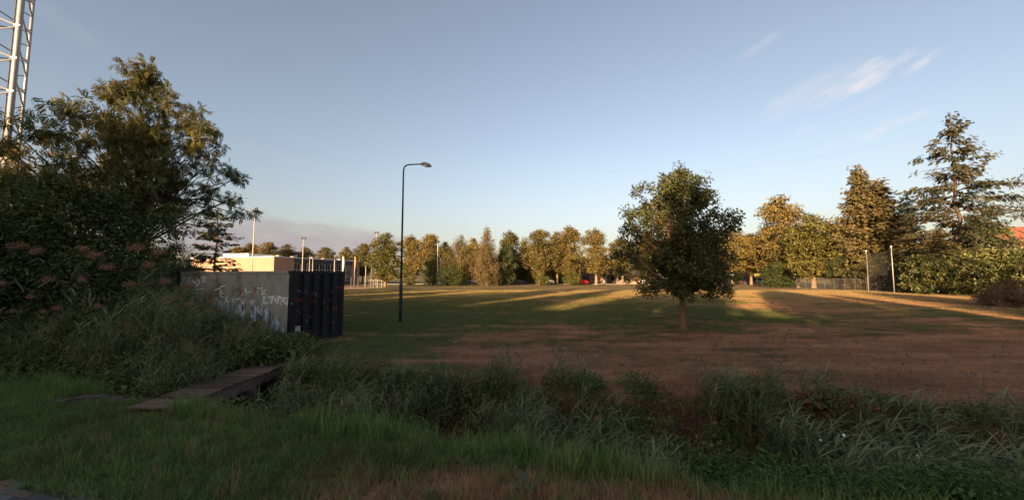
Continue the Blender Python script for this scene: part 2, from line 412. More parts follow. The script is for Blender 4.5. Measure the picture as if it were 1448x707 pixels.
def conifer_meshes(name, rng, Ht, prof, trunk_r, whorls, per_whorl, spr, lmat, bmat, droop=.18, dens=1.0, spread=.5, upturn=.0, wid=1.0, bare=0.0, lean=(0, 0), ragged=.55, hang=.25, vol=.12, clumpy=0.):
    tb = MB(); K = 10
    wob = rng.normal(0, .006 * Ht, (K + 1, 2)); wob[0] = 0
    tp = [Vector((wob[i][0] + lean[0] * i / K, wob[i][1] + lean[1] * i / K, Ht * i / K)) for i in range(K + 1)]
    tb.tube(tp, [trunk_r * (1 - i / K) ** .9 + .02 for i in range(K + 1)], 8)
    C = []; A = []; S = []; tt = []
    for wi in range(whorls):
        h = prof[0][0] + (prof[-1][0] - prof[0][0]) * (wi + rng.random() * .9) / whorls
        r0 = interp(prof, h); i = min(int(h / Ht * K), K - 1); base = tp[i].lerp(tp[i + 1], h / Ht * K - i)
        a0 = rng.random() * 6.28
        for b in range(per_whorl):
            a = a0 + 6.283 * b / per_whorl + rng.normal(0, .5); h2 = min(prof[-1][0], max(prof[0][0], h + rng.normal(0, .35 * (prof[-1][0] - prof[0][0]) / whorls)))
            i = min(int(h2 / Ht * K), K - 1); base = tp[i].lerp(tp[i + 1], h2 / Ht * K - i)
            r = r0 * (ragged + (1.15 - ragged) * rng.random())
            if r < .15: r = .15
            d = Vector((math.cos(a), math.sin(a), 0)); z1 = -droop * r + rng.normal(0, .04 * r)
            pts = [base + d * (r * t) + Vector((0, 0, z1 * (t ** .8) + upturn * r * t ** 3)) for t in (0, .25, .5, .75, 1)]
            rb = .012 + .011 * r
            tb.tube(pts, [rb, rb * .8, rb * .6, rb * .4, rb * .15], 4, cap=False)
            m = max(3, int(r / spr * 5 * dens)); bt = rng.random()
            for q in range(m):
                t = bare + (1 - bare) * (q + rng.random()) / m
                if clumpy and mnoise.noise(Vector((t * r * 1.1, b * 3.7, wi * 5.1))) < -.55 + clumpy: continue
                k = min(int(t * 4), 3)
                p = pts[k].lerp(pts[k + 1], t * 4 - k)
                side = Vector((-d.y, d.x, 0)) * rng.normal(0, spread * 1.0)
                C.append(p + Vector(rng.normal(0, vol * spr, 3)) + side * .25 * spr)
                A.append(d * .8 + side + Vector((0, 0, -hang * (.4 + 1.6 * rng.random())))); S.append(spr * (.6 + .7 * rng.random()) * (1 - .35 * t)); tt.append(bt * .5 + rng.random() * .5)
    for q in range(8):
        C.append(Vector((tp[-1].x, tp[-1].y, Ht - .12 * q * spr * 2))); A.append(Vector((rng.normal(0, .5), rng.normal(0, .5), .8))); S.append(spr * .6); tt.append(.6)
    C = np.array([tuple(c) for c in C]); A = np.array([tuple(a) for a in A]); n = len(C)
    N = rng.normal(0, .7, (n, 3)) + np.array((0, 0, 1.)); S = np.array(S)
    return tb.mesh(name + '_wood', bmat, True), leaves(name + '_needles', C, A, N, S, S * wid, np.array(tt), lmat, T_SPRAY)

# ------------------------------------------------------------------ terrain: one sheet with the ditch cut in
NX = [-400, -60, -12.4, -7, -4.7, -.24, 2.3, 3.6, 8, 14, 60, 400]
NY = [24., 24., 8.9, 7.2, 6.5, 5.25, 4.35, 4.0, 2.7, 1.0, -12, -12]
FX = [-400, -60, -12.4, -7, -3.8, 1.0, 4.3, 8.3, 14, 60, 400]
FY = [29., 29., 12.6, 10.2, 9.1, 8.75, 8.05, 6.5, 4.6, -8, -8]
def ditch_near(x): return np.interp(x, NX, NY)
def ditch_far(x): return np.interp(x, FX, FY)
def smoothstep(a, b, x): t = np.clip((x - a) / (b - a), 0, 1); return t * t * (3 - 2 * t)
def ground_z(x, y):
    x = np.asarray(x, float); y = np.asarray(y, float)
    n, f = ditch_near(x), ditch_far(x)
    nw = .08 * np.sin(x * 1.7) + .05 * np.sin(x * 4.1 + 1); fw = .10 * np.sin(x * 1.3 + 2) + .07 * np.sin(x * 3.7)
    d = smoothstep(n + nw - .1, n + nw + 1.3, y) * (1 - smoothstep(f + fw - .95, f + fw + .12, y))
    und = .025 * np.sin(x * .9 + y * .5) + .02 * np.sin(y * 1.3 - x * .4 + 1) + .012 * np.sin(x * 3.1 + 2) * np.sin(y * 2.7)
    fade = np.exp(-(x * x + y * y) / 900.)
    pathd = smoothstep(-.15, .5, y - path_edge(x))          # flat towards the path
    return -1.0 * d + und * fade * pathd
def path_edge(x): return 2.95 - .262 * np.asarray(x, float)
def gz(x, y): return float(ground_z(x, y))
def axis(lo, hi, step, far):
    a = list(np.arange(lo, hi + 1e-6, step)); s = step; v = hi; out = []
    while v < far: s *= 1.22; v += s; out.append(v)
    s = step; v = lo; low = []
    while v > -far: s *= 1.22; v -= s; low.append(v)
    return np.array(low[::-1] + a + out)
gx = axis(-16, 16, .16, 3000); gy = axis(-2, 16, .12, 3000)
XX, YY = np.meshgrid(gx, gy); ZZ = ground_z(XX, YY)
V = np.stack([XX, YY, ZZ], -1).reshape(-1, 3); nx, ny = len(gx), len(gy)
ii = (np.arange(ny - 1)[:, None] * nx + np.arange(nx - 1)[None]).ravel()
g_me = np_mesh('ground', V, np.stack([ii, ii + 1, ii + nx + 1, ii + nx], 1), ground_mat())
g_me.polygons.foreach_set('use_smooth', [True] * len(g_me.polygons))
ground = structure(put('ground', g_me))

# ------------------------------------------------------------------ brick path, near left corner
def path_xy(u, v): # u along the edge (towards +x), v away from the grass, metres
    L = math.hypot(1, .262); e = Vector((1 / L, -.262 / L, 0)); n = Vector((-.262 / L, -1 / L, 0))
    return Vector((-5.2, float(path_edge(-5.2)), 0)) + e * u + n * v
mb = MB(); pz = .012
mb.quad(path_xy(-60, 0) + Vector((0, 0, pz)), path_xy(-60, 2.6) + Vector((0, 0, pz)), path_xy(60, 2.6) + Vector((0, 0, pz)), path_xy(60, 0) + Vector((0, 0, pz)))
pave_far = mat('paver_bed', (.035, .032, .026), .95, bump=.8, bscale=30, scale=12)
path = structure(obj('path', mb, pave_far))
mbk = [mat('paver_grey', (.17, .155, .15), .9, orand=.35, bump=.7, bscale=70, scale=20), mat('paver_brown', (.20, .125, .09), .9, orand=.35, bump=.7, bscale=70, scale=20), mat('paver_dark', (.11, .095, .095), .9, orand=.35, bump=.7, bscale=70, scale=20)]
pm = []
for m in mbk:
    b = MB(); l, w_, h = .1, .048, .03; c = .006
    b.v = [(-l, -w_, 0), (l, -w_, 0), (l, w_, 0), (-l, w_, 0), (-l, -w_, h), (l, -w_, h), (l, w_, h), (-l, w_, h), (-l + c, -w_ + c, h + c), (l - c, -w_ + c, h + c), (l - c, w_ - c, h + c), (-l + c, w_ - c, h + c)]
    b.f = [(0, 1, 5, 4), (1, 2, 6, 5), (2, 3, 7, 6), (3, 0, 4, 7), (4, 5, 9, 8), (5, 6, 10, 9), (6, 7, 11, 10), (7, 4, 8, 11), (8, 9, 10, 11)]
    pm.append(b.mesh('brick', m))
rr = random.Random(5); nb = 0
for row in range(12):
    v = .05 + row * .103
    for k in range(-9, 26):
        u = k * .207 + (.1035 if row % 2 else 0) - .2
        p = path_xy(u, v)
        q = P(0, 0, 1)
        # keep those the frame can show
        d = math.cos(TILT) * p.y + math.sin(TILT) * (0 - CAM_H); px = CX + F_PX * p.x / max(d, .1)
        py = CY - F_PX * (-math.sin(TILT) * p.y + math.cos(TILT) * (-CAM_H)) / max(d, .1)
        if px < -60 or py > 745 or nb >= 298: continue
        if row == 0 and rr.random() < .35: continue
        o = put('brick', pm[rr.randrange(3)], path, (p.x, p.y, .004 + rr.uniform(-.003, .006)), (rr.gauss(0, .02), rr.gauss(0, .02), -math.atan(.262) + rr.gauss(0, .02)))
        nb += 1

# ------------------------------------------------------------------ footbridge
wood = mat('weathered_plank', (.125, .076, .055), .9, bump=.8, bscale=25, scale=9, orand=.5, dirt=(.07, .065, .03))
wood_b = mat('bridge_beam', (.16, .115, .095), .9, bump=.7, bscale=20, scale=7, dirt=(.05, .04, .034))
A0 = G(262, 566, .10); A1 = G(400, 514, .10); B0 = G(196, 548, .10)
ax = (A1 - A0); blen = ax.length; ang = math.atan2(ax.y, ax.x); wdt = .86
br = thing('footbridge', 'low plank footbridge of dark weathered wood crossing the ditch towards the container', 'footbridge', (A0.x, A0.y, -.085), ang)
prng = random.Random(8); npl = int(blen / .125)
pmeshes = []
for k in range(3):
    b = MB(); b.box(-.052, .052, 0, wdt, 0, .034)
    pmeshes.append(b.mesh('plank', wood))
for i in range(-2, npl + 2):
    o = put('plank', pmeshes[i % 3], br, (i * .125 + .06, prng.uniform(-.025, .01), .10 + prng.uniform(-.004, .004)), (prng.gauss(0, .008), prng.gauss(0, .02), prng.gauss(0, .008)))
for yy in (.05, wdt - .12):
    obj('beam', MB().box(-.2, blen + .3, yy, yy + .08, -.14, .097), wood_b, br)
for xx in (.25, blen * .62):
    obj('cross_beam', MB().box(xx, xx + .12, -.03, wdt + .02, -.34, -.143), wood_b, br)
    for yy in (.0, wdt - .12): obj('pile', MB().box(xx + .01, xx + .11, yy + .003, yy + .1, -1.15, -.343), wood_b, br)
# worn earth and old pavers leading onto it
rp_ = G(196, 561); ra = math.atan2(-.30, -1.0)
oldp = mat('old_paver', (.075, .055, .045), .95, bump=.9, bscale=50, scale=12, orand=.4)
op_me = pm[0].copy(); op_me.materials.clear(); op_me.materials.append(oldp)
wp = thing('worn_ramp', 'dark trodden patch of old sunken pavers at the near end of the plank bridge', 'paving', (rp_.x + .55, rp_.y + .05, 0), ra)
for i in range(9):
    for j in range(4):
        if (i > 5 and j in (0, 3)) or prng.random() < .12: continue
        wpos = Vector((rp_.x + .55, rp_.y + .05, 0)) + Vector((math.cos(ra), math.sin(ra), 0)) * (i * .205) + Vector((-math.sin(ra), math.cos(ra), 0)) * (.2 * j - .4)
        put('paver', op_me, wp, (i * .205, .2 * j - .4, gz(wpos.x, wpos.y) + .006 + prng.uniform(-.008, .006)), (prng.gauss(0, .04), prng.gauss(0, .04), prng.gauss(0, .06)), (1, 1.9, 1))

# ------------------------------------------------------------------ shipping container
CO = Vector((-7.62, 12.75, 0)); cang = math.atan2(2.30, .78)      # end face runs along +u
cont = thing('shipping_container', 'shipping container with graffiti, dark navy end and grey-green long side', 'container', CO, cang)
# local frame: u = along the end face, v = along the long side (to the left), z up
navy = mat('navy_paint', (.010, .011, .018), .55, metallic=.0, var=.4, scale=3, dirt=(.028, .020, .020), bump=.15, bscale=30)
navyf = mat('navy_frame', (.007, .008, .013), .5, var=.3, scale=4, dirt=(.035, .02, .016))
side_m = mat('container_side_paint', (.27, .25, .21), .8, var=.3, scale=2.5, dirt=(.12, .095, .065), bump=.2, bscale=25)
CW, CL, CH = 2.44, 6.06, 2.59
def corr(s, pitch, dep, flat=.28):
    t = (s / pitch) % 1.0
    if t < flat: return 0
    if t < .5: return dep * (t - flat) / (.5 - flat)
    if t < .5 + flat: return dep
    return dep * (1 - (t - .5 - flat) / (.5 - flat))
def corr_wall(length, z0, z1, pitch, dep, fn, flat=.28):
    b = MB(); cuts = sorted(set([0, length] + [round(k * pitch + f * pitch, 4) for k in range(int(length / pitch) + 1) for f in (0, flat, .5, .5 + flat) if 0 < k * pitch + f * pitch < length]))
    zs = [z0, z1]
    for s_ in cuts:
        for z in zs: b.v.append(tuple(fn(s_, corr(s_, pitch, dep, flat), z)))
    for i in range(len(cuts) - 1): a = i * 2; b.f.append((a, a + 2, a + 3, a + 1))
    return b
# long side at u=0 (faces -u), end face at v=0 (faces -v)
obj('side_panel', corr_wall(CL - .24, .16, CH - .10, .28, .036, lambda s, d, z: (.012 + d, .12 + s, z)), side_m, cont)
obj('side_panel', corr_wall(CL - .24, .16, CH - .10, .28, .036, lambda s, d, z: (CW - .012 - d, .12 + s, z)), side_m, cont)
obj('end_panel', corr_wall(CW - .24, .16, CH - .12, .44, .045, lambda s, d, z: (.12 + s, .02 + d, z), .40), navy, cont)
obj('end_panel', corr_wall(CW - .24, .16, CH - .12, .44, .045, lambda s, d, z: (.12 + s, CL - .02 - d, z), .40), navy, cont)
for u in (0, CW - .12):
    for v in (0, CL - .12): obj('corner_post', MB().box(u, u + .12, v, v + .12, .12, CH - .12), navyf, cont, bevel=.01)
for u in (-.006, CW - .158):
    for v in (-.006, CL - .172):
        for z in (0, CH - .12): obj('corner_casting', MB().box(u, u + .164, v, v + .178, z, z + .121), navyf, cont, bevel=.012)
for v in (.004, CL - .084):
    obj('end_rail', MB().box(.165, CW - .165, v, v + .08, CH - .12, CH - .01), navyf, cont, bevel=.008)
    obj('end_rail', MB().box(.165, CW - .165, v, v + .08, .01, .158), navyf, cont, bevel=.008)
for u in (.004, CW - .084):
    obj('side_rail', MB().box(u, u + .08, .18, CL - .18, CH - .098, CH - .01), side_m, cont, bevel=.008)
    obj('side_rail', MB().box(u, u + .08, .18, CL - .18, .01, .158), side_m, cont, bevel=.008)
obj('roof', MB().box(.088, CW - .088, .088, CL - .088, CH - .05, CH - .022), side_m, cont)
obj('floor', MB().box(.088, CW - .088, .088, CL - .088, .08, .14), side_m, cont)
for k in range(7):      # rubbed vertical ridges of the end face
    u = .12 + .44 * k
    if u + .05 < CW - .13 and k > 0: obj('ridge', MB().box(u - .05, u - .012, -.004, .03, .16, CH - .12), navyf, cont, bevel=.004)
plate = obj('data_plate', MB().box(.235, .44, .010, .018, .30, .66), mat('plate_white', (.42, .42, .40), .6, var=.2, scale=12, dirt=(.22, .2, .18)), cont)
obj('mark', MB().box(.30, .375, .006, .0098, .34, .50), mat('plate_ink', (.05, .05, .05), .8), plate)
paint_w = mat('spray_white', (.72, .73, .74), .7, var=.45, scale=14, dirt=(.2, .2, .18))
paint_b = mat('spray_pale_blue', (.42, .52, .60), .7, var=.35, scale=9, dirt=(.12, .13, .11))
paint_r = mat('spray_red', (.22, .04, .03), .7, var=.6, scale=11, dirt=(.08, .03, .03))
paint_d = mat('spray_dark', (.02, .02, .03), .7)
paint_v = mat('spray_violet', (.13, .10, .17), .7, var=.4, scale=10)
def stroke(b, pts, wdt, place, lift):
    """A painted line following the corrugation: pts in (s, z) metres on the wall."""
    q = []
    for i in range(len(pts) - 1):
        a, c = pts[i], pts[i + 1]; n = max(1, int(math.hypot(c[0] - a[0], c[1] - a[1]) / .045))
        for k in range(n): t = k / n; q.append((a[0] + (c[0] - a[0]) * t, a[1] + (c[1] - a[1]) * t))
    q.append(pts[-1]); n0 = len(b.v)
    for i, (s_, z) in enumerate(q):
        a = q[max(0, i - 1)]; c = q[min(len(q) - 1, i + 1)]; dx, dz = c[0] - a[0], c[1] - a[1]; L = math.hypot(dx, dz) or 1
        for sg in (1, -1): b.v.append(tuple(place(s_ - dz / L * sg * wdt / 2, z + dx / L * sg * wdt / 2, lift)))
    for i in range(len(q) - 1): a = n0 + 2 * i; b.f.append((a, a + 1, a + 3, a + 2))
def on_side(s_, z, lift): return (.012 + corr(s_ - .12, .28, .036) - lift, s_, z)
def on_end(s_, z, lift): return (s_, .02 + corr(s_ - .12, .44, .045, .40) - lift, z)
def arc(cx, cz, rx, rz_, a0=0, a1=360, n=12): return [(cx + rx * math.cos(R(a0 + (a1 - a0) * i / n)), cz + rz_ * math.sin(R(a0 + (a1 - a0) * i / n))) for i in range(n + 1)]
gw, gb, gd, gv, gr_ = MB(), MB(), MB(), MB(), MB()
# s is measured from the near corner leftwards; so letters run with s DEcreasing to the right
def S(x): return (1386 - x) / 1414 * 180 / 176 * 6.35 * .98   # picture x in the enlarged crop -> s
def Z(y): return 2.55 - (y - 95) / 607 * 3.4
def poly(b, pts, wd, lift=.004): stroke(b, [(S(x), Z(y)) for x, y in pts], wd, on_side, lift)
poly(gw, [(72, 220), (80, 170), (110, 140), (150, 132), (168, 160), (160, 200), (130, 215), (108, 190), (112, 158), (140, 150)], .05)       # O
poly(gw, [(150, 135), (225, 135)], .04); poly(gw, [(190, 135), (182, 190)], .04)                                                                 # T
poly(gw, [(238, 190), (240, 148), (262, 172), (285, 142), (290, 180)], .04)                                                                      # M
poly(gw, [(300, 135), (322, 160), (350, 122)], .04); poly(gw, [(345, 128), (295, 200)], .04)                                                     # Y
poly(gw, [(418, 128), (372, 130), (372, 160), (420, 160)], .04); poly(gw, [(372, 145), (412, 143)], .035)                                        # E
poly(gw, [(90, 240), (200, 222), (400, 205)], .03)
poly(gw, [(528, 218), (655, 178)], .04); poly(gw, [(600, 200), (600, 260)], .035)                                                              # J / T
poly(gw, [(615, 215), (612, 262), (640, 262)], .035); poly(gw, [(612, 238), (638, 236)], .03)
poly(gw, [(650, 215), (655, 265), (690, 262)], .03)
poly(gw, [(858, 250), (885, 200), (892, 250)], .03); poly(gw, [(905, 200), (905, 250)], .03); poly(gw, [(905, 226), (945, 222)], .03)
poly(gw, [(1010, 198), (1075, 198)], .035); poly(gw, [(1025, 198), (1028, 258)], .035)                                                           # T
poly(gw, [(1070, 172), (1070, 240), (1098, 235), (1092, 210), (1072, 212)], .035)                                                                # Б / S
poly(gw, [(1118, 205), (1095, 225), (1122, 238), (1100, 255)], .035)
grng = random.Random(12)
x = 1085                                                                                                                                        # the thick scribbled line
pts = [(1085, 270)]
while x < 1385: x += grng.uniform(8, 15); pts.append((x, grng.choice((246, 254, 282, 292, 300)) + grng.uniform(-6, 6)))
poly(gw, pts, .05); poly(gw, [(1085, 258), (1200, 250), (1380, 262)], .07)
x = 520; pts = [(505, 330)]
while x < 900: x += grng.uniform(8, 18); pts.append((x, grng.choice((262, 275, 300, 325, 345)) + grng.uniform(-8, 8)))
poly(gw, pts, .035)
for k in range(34):
    x0 = grng.uniform(530, 1000); y0 = grng.uniform(290, 480); poly(gw, arc_pts := [(x0 + 22 * math.cos(t * .9), y0 + 26 * math.sin(t * 1.3 + k)) for t in range(7)], .045)
# pale blue throw-up letters with dark outlines
for cx, cy, rx, ry in ((660, 350, 34, 42), (700, 400, 36, 52), (790, 380, 32, 60), (1000, 370, 34, 60), (1145, 370, 30, 50), (1150, 480, 44, 60), (1230, 430, 34, 60), (930, 480, 30, 34), (1215, 540, 40, 26), (600, 330, 26, 34), (745, 340, 30, 40), (840, 330, 26, 40), (1060, 330, 28, 40), (1290, 480, 26, 40), (1080, 500, 30, 40), (720, 470, 34, 30), (830, 470, 30, 34), (255, 290, 30, 40), (320, 330, 30, 50), (180, 290, 22, 24)):
    for s_ in (.42, .8):
        pp = [(cx + rx * s_ * math.cos(R(a)), cy + ry * s_ * math.sin(R(a))) for a in range(0, 361, 30)]
        poly(gb if cx > 400 else gv, pp, .15, .003)
    poly(gd, [(cx + rx * 1.12 * math.cos(R(a)), cy + ry * 1.12 * math.sin(R(a))) for a in range(-30, 250, 25)], .025, .0065)
    poly(gw, [(cx + rx * .62 * math.cos(R(a)), cy + ry * .55 * math.sin(R(a))) for a in range(100, 250, 25)], .035, .0075)
for x0 in (830, 850, 870): poly(gr_, [(x0, 215), (x0 - 12, 250)], .04, .003)
poly(gr_, [(950, 195), (1000, 200), (985, 240)], .03, .003)
def wr(b, pts, wd, lift=.006):                     # end face: crop x,y -> s,z
    stroke(b, [((x - 40) / 420 * 2.3 + .08, 2.5 - (y - 60) / 590 * 2.45) for x, y in pts], wd, on_end, lift)
for cx, cy in ((75, 285), (105, 292), (205, 302), (215, 235), (345, 305), (355, 225), (395, 385), (330, 385), (175, 435), (90, 380), (425, 200)):
    n = 7; c = [(cx + grng.uniform(-22, 22), cy + grng.uniform(-22, 22)) for _ in range(n)]
    wr(gr_, c, .045)
gend = MB()
for cx, cy in ((120, 360), (150, 468), (198, 570), (375, 520), (285, 325), (215, 248), (100, 215), (82, 210), (135, 220)):
    wr(gend, [(cx - 10, cy - 12), (cx + 6, cy), (cx + 8, cy + 12)], .025)
for g_, m_ in ((gw, paint_w), (gb, paint_b), (gd, paint_d), (gv, paint_v), (gr_, paint_r), (gend, mat('spray_grey', (.2, .2, .22), .7))): stuff(obj('graffiti', g_, m_, cont))

# ------------------------------------------------------------------ street lamp
lamp_m = mat('lamp_post_paint', (.030, .038, .052), .45, var=.2, scale=3, dirt=(.04, .05, .05))
lp = G(566, 456); HL = H(233, lp.y, 570)
lam = thing('street_lamp', 'dark blue-grey street lamp with a short bent arm, alone on the lawn', 'street lamp', lp)
obj('base_section', MB().lathe([(.085, -.3), (.085, 2.05), (.08, 2.12), (.062, 2.2)], 14), lamp_m, lam, True)
obj('pole', MB().tube([(0, 0, 2.1), (0, 0, HL - .35), (.04, 0, HL - .14), (.16, 0, HL - .03), (.32, 0, HL), (1.0, 0, HL + .03)], [.058, .042, .04, .038, .036, .034], 10), lamp_m, lam, True)
obj('door', MB().box(-.05, .05, -.092, -.082, .55, 1.0), lamp_m, lam, bevel=.004)
obj('band', MB().lathe([(.09, 1.98), (.09, 2.06)], 14), mat('lamp_band', (.12, .14, .16), .5), lam, True)
hd = obj('lamp_head', MB().tube([(.92, 0, HL + .03), (1.0, 0, HL + .04), (1.15, 0, HL + .03), (1.38, 0, HL - .05), (1.5, 0, HL - .10)], [.05, .085, .11, .10, .03], 10), mat('lamp_head_grey', (.16, .15, .14), .5), lam, True)
obj('lens', MB().tube([(1.02, 0, HL - .03), (1.2, 0, HL - .055), (1.38, 0, HL - .11)], [.04, .085, .05], 8), mat('lamp_lens', (.45, .42, .36), .2, spec=.6), hd, True)

# ------------------------------------------------------------------ lattice mast (upper left)
steel = mat('galvanised_steel', (.34, .32, .30), .5, metallic=.35, var=.2, scale=3)
steel_d = mat('mast_cable', (.09, .07, .06), .7)
my = 20.0; mx = P(22.5, 83.5, my).x; mH = 30.0; sgap = 1.92; ms = 2.6
mast = thing('lattice_mast', 'tall galvanised lattice mast rising out of the trees at the left edge', 'mast', (mx, my, 0), R(15))
legs = [(0, 0), (-ms, 0), (-ms / 2, ms * .866)]
for x_, y_ in legs: obj('leg', MB().tube([(x_, y_, 0), (x_, y_, mH)], .125 if y_ == 0 else .07, 10), steel, mast, True)
zoff = H(83.5, my, 23) % sgap
kz = 0
while zoff + kz * sgap < mH - sgap:
    z = zoff + kz * sgap
    if z > 3:
        for i in range(3):
            a = legs[i]; b = legs[(i + 1) % 3]
            bb = MB()
            bb.beam((a[0], a[1], z), (b[0], b[1], z + sgap * .5), .04, 6).beam((b[0], b[1], z + sgap * .5), (a[0], a[1], z + sgap), .04, 6)
            obj('brace', bb, steel, mast)
        obj('gusset', MB().box(-.14, .14, -.135, -.12, z - .05, z + .05), steel, mast)
    kz += 1
bb = MB()
for k in range(5): bb.beam((-.15 - .045 * k, .12 + .05 * (k % 2), 1), (-.15 - .045 * k, .12 + .05 * (k % 2), mH), .028, 5)
stuff(obj('feeder_cables', bb, steel_d, mast))

# ------------------------------------------------------------------ trees near the camera
rng = np.random.default_rng(21)
# the lone oak on the lawn
op = G(967, 468)
ok = tree_meshes('oak', np.random.default_rng(77), 7.3, [(1.85, 2.0), (2.5, 2.4), (3.3, 2.4), (4.3, 2.3), (5.3, 2.1), (6.1, 1.85), (6.8, 1.45), (7.2, .75), (7.3, .4)], .12, 560, 74, .25, .10, L_OAK, bark_red, T_FOLD,
                 outer=.7, lump=.34, droop=.36, flat=1.0, trunk_top=.93, off=(-.2, 0), aspect=.62, gap=.56, limb=.6)
oak = make_tree('oak_tree', 'lone round-headed young oak with bare lower trunk on the lawn', 'tree', ok, op)
# ash-like tree, left
ty = 16.0; tx = X(184, ty); th = H(92, ty, 178)
ta = tree_meshes('ash', np.random.default_rng(31), th, [(4.6, 3.0), (5.4, 4.1), (6.3, 4.1), (7.4, 3.6), (8.8, 3.2), (10.0, 2.4), (10.8, 1.0), (th, .25)], .17, 330, 34, .42, .30, L_ASH, bark, T_PIN,
                 outer=.5, lump=.5, droop=.0, flat=.55, trunk_top=.95, aspect=.85, gap=.6, limb=.6)
make_tree('locust_tree', 'tall spreading tree with feathery leaves behind the reeds, tops turned orange', 'tree', ta, (tx, ty, 0), 0, (.70, .85, 1))
# yellowish weeping tree before the mast
tw = tree_meshes('wil', rng, 8.0, [(2.5, 2.0), (4.5, 2.1), (6.2, 1.6), (7.4, 1.0), (8.0, .4)], .14, 110, 90, .4, .2, L_WILLOW, bark, T_KITE, outer=.5, lump=.3, flat=1.0, aspect=.22, weep=1.0)
make_tree('willow_tree', 'yellowed weeping tree in front of the foot of the lattice mast', 'tree', tw, (X(8, 14.5), 14.5, 0))
tw2 = tree_meshes('wil2', rng, 8.2, [(3.5, 1.0), (5.5, 1.2), (7.2, .9), (8.2, .3)], .09, 45, 80, .35, .2, L_WILLOW, bark, T_KITE, outer=.5, lump=.3, flat=1.0, aspect=.22, weep=1.1)
make_tree('willow_tree', 'pale drooping foliage left of the feathery tree, right of the mast', 'tree', tw2, (X(78, 18), 18, 0))
# dark shrubs under them
shr = []
for k in range(3):
    shr.append(tree_meshes('shrub%d' % k, rng, 5.2, [(.4, 1.6), (1.5, 2.2), (3.2, 1.9), (4.4, 1.2), (5.2, .4)], .10, 170, 120, .5, .10, L_DARK, bark, T_FOLD, outer=.5, lump=.5, droop=.1, flat=.8, aspect=.5, limb=.4))
for i, (px, D, py, k, lab, sx) in enumerate([
        (30, 12.8, 262, 0, 'dark evergreen bush at the left edge under the yellow willow', 1.1),
        (105, 13.2, 235, 1, 'dark bush between the left edge and the trunk of the feathery tree', 1.1),
        (160, 13.6, 300, 2, 'dark bush straight below the feathery tree, left of the container', 1.15),
        (246, 20, 345, 0, 'low dark bush behind the hidden end of the graffiti container', .8),
        (-70, 12, 255, 1, 'dark evergreen bush outside the left edge of the picture', 1.2),
        (-160, 12, 235, 2, 'large dark bush beyond the left edge of the picture', 1.3)]):
    s = H(py, D, px) / 5.2
    make_tree('dark_bush', lab, 'bush', shr[k], (X(px, D), D, gz(X(px, D), D)), i * 1.3, (s * sx, s * sx, s), 'dark bushes behind the reeds')
# thin young conifer with bare twigs right of them
cf = conifer_meshes('thincon', rng, 6.3, [(1.2, 1.7), (3.0, 1.5), (4.5, 1.2), (5.6, .75), (6.3, .12)], .06, 20, 5, .34, L_DARK, bark_red, droop=-.12, dens=1.1, wid=.8, bare=.3)
make_tree('young_conifer', 'thin see-through conifer standing just behind the container roof', 'tree', cf, (X(303, 22), 22, 0), scale=(1, 1, H(296, 22) / 6.3))

# ------------------------------------------------------------------ the right-hand trees
D = 50.0
h = H(160, D, 1365)
sp = conifer_meshes('spruce', rng, h, [(3, 5.4), (8, 6.0), (12, 6.2), (14.5, 6.6), (17, 4.6), (19.5, 3.0), (22, 1.8), (h, .2)], .30, 28, 5, .75, L_SPRUCE, bark, droop=-.12, dens=3.6, spread=.7, upturn=-.1, wid=.9, bare=.28, ragged=.22, hang=.55, vol=.38, clumpy=.50)
make_tree('spruce_tree', 'tall ragged spruce with wide bare-stemmed boughs, highest tree on the right', 'tree', sp, (X(1362, D), D, 0))
D = 68.0; h = H(235, D, 1224)
c2 = conifer_meshes('browncon', rng, h, [(1, 5.6), (9, 5.0), (14, 3.8), (17, 2.6), (20, 1.2), (h, .1)], .28, 44, 7, .85, L_BROWNC, bark_red, droop=-.3, dens=2.4, wid=1.1, upturn=-.15, bare=.1, ragged=.4, hang=.5, vol=.4, clumpy=.3)
make_tree('conifer_tree', 'pointed brownish conifer left of the tall ragged spruce', 'tree', c2, (X(1222, D), D, 0))
copy_c = make_tree('conifer_tree', 'broad brownish conifer with a slanting flat top between the pointed one and the spruce', 'tree', c2, (X(1248, D - 2), D - 2, 0), 2.0, (1.35, 1.1, .86))
D = 66.0; h = H(272, D, 1290)
c3 = conifer_meshes('bluecon', rng, h, [(.5, 3.8), (5, 3.2), (9, 2.2), (12, 1.2), (h, .1)], .22, 34, 7, .85, L_BLUE, bark, droop=-.1, dens=2, wid=.9, upturn=.1, vol=.3, hang=.3)
make_tree('blue_spruce', 'blue-grey spruce half hidden between the brown conifers and the tall spruce', 'tree', c3, (X(1290, D), D, 0))
D = 53.0; h = H(312, D, 1400)
make_tree('conifer_tree', 'dark low conifer under the right side of the tall spruce', 'tree', c3 and conifer_meshes('darkcon', rng, 10, [(.5, 4.8), (4, 4.6), (7, 3.4), (9, 1.8), (10, .2)], .2, 24, 8, .9, L_DARK, bark, droop=.0, dens=2, wid=1.0, vol=.4, hang=.4), (X(1392, D), D, 0), 0, (1.1, 1.1, h / 10))
make_tree('conifer_tree', 'small golden-brown conifer standing in front of the tall spruce', 'tree', c2, (X(1330, 49), 49, 0), 1.0, (.62, .62, H(322, 49) / H(235, 68)))

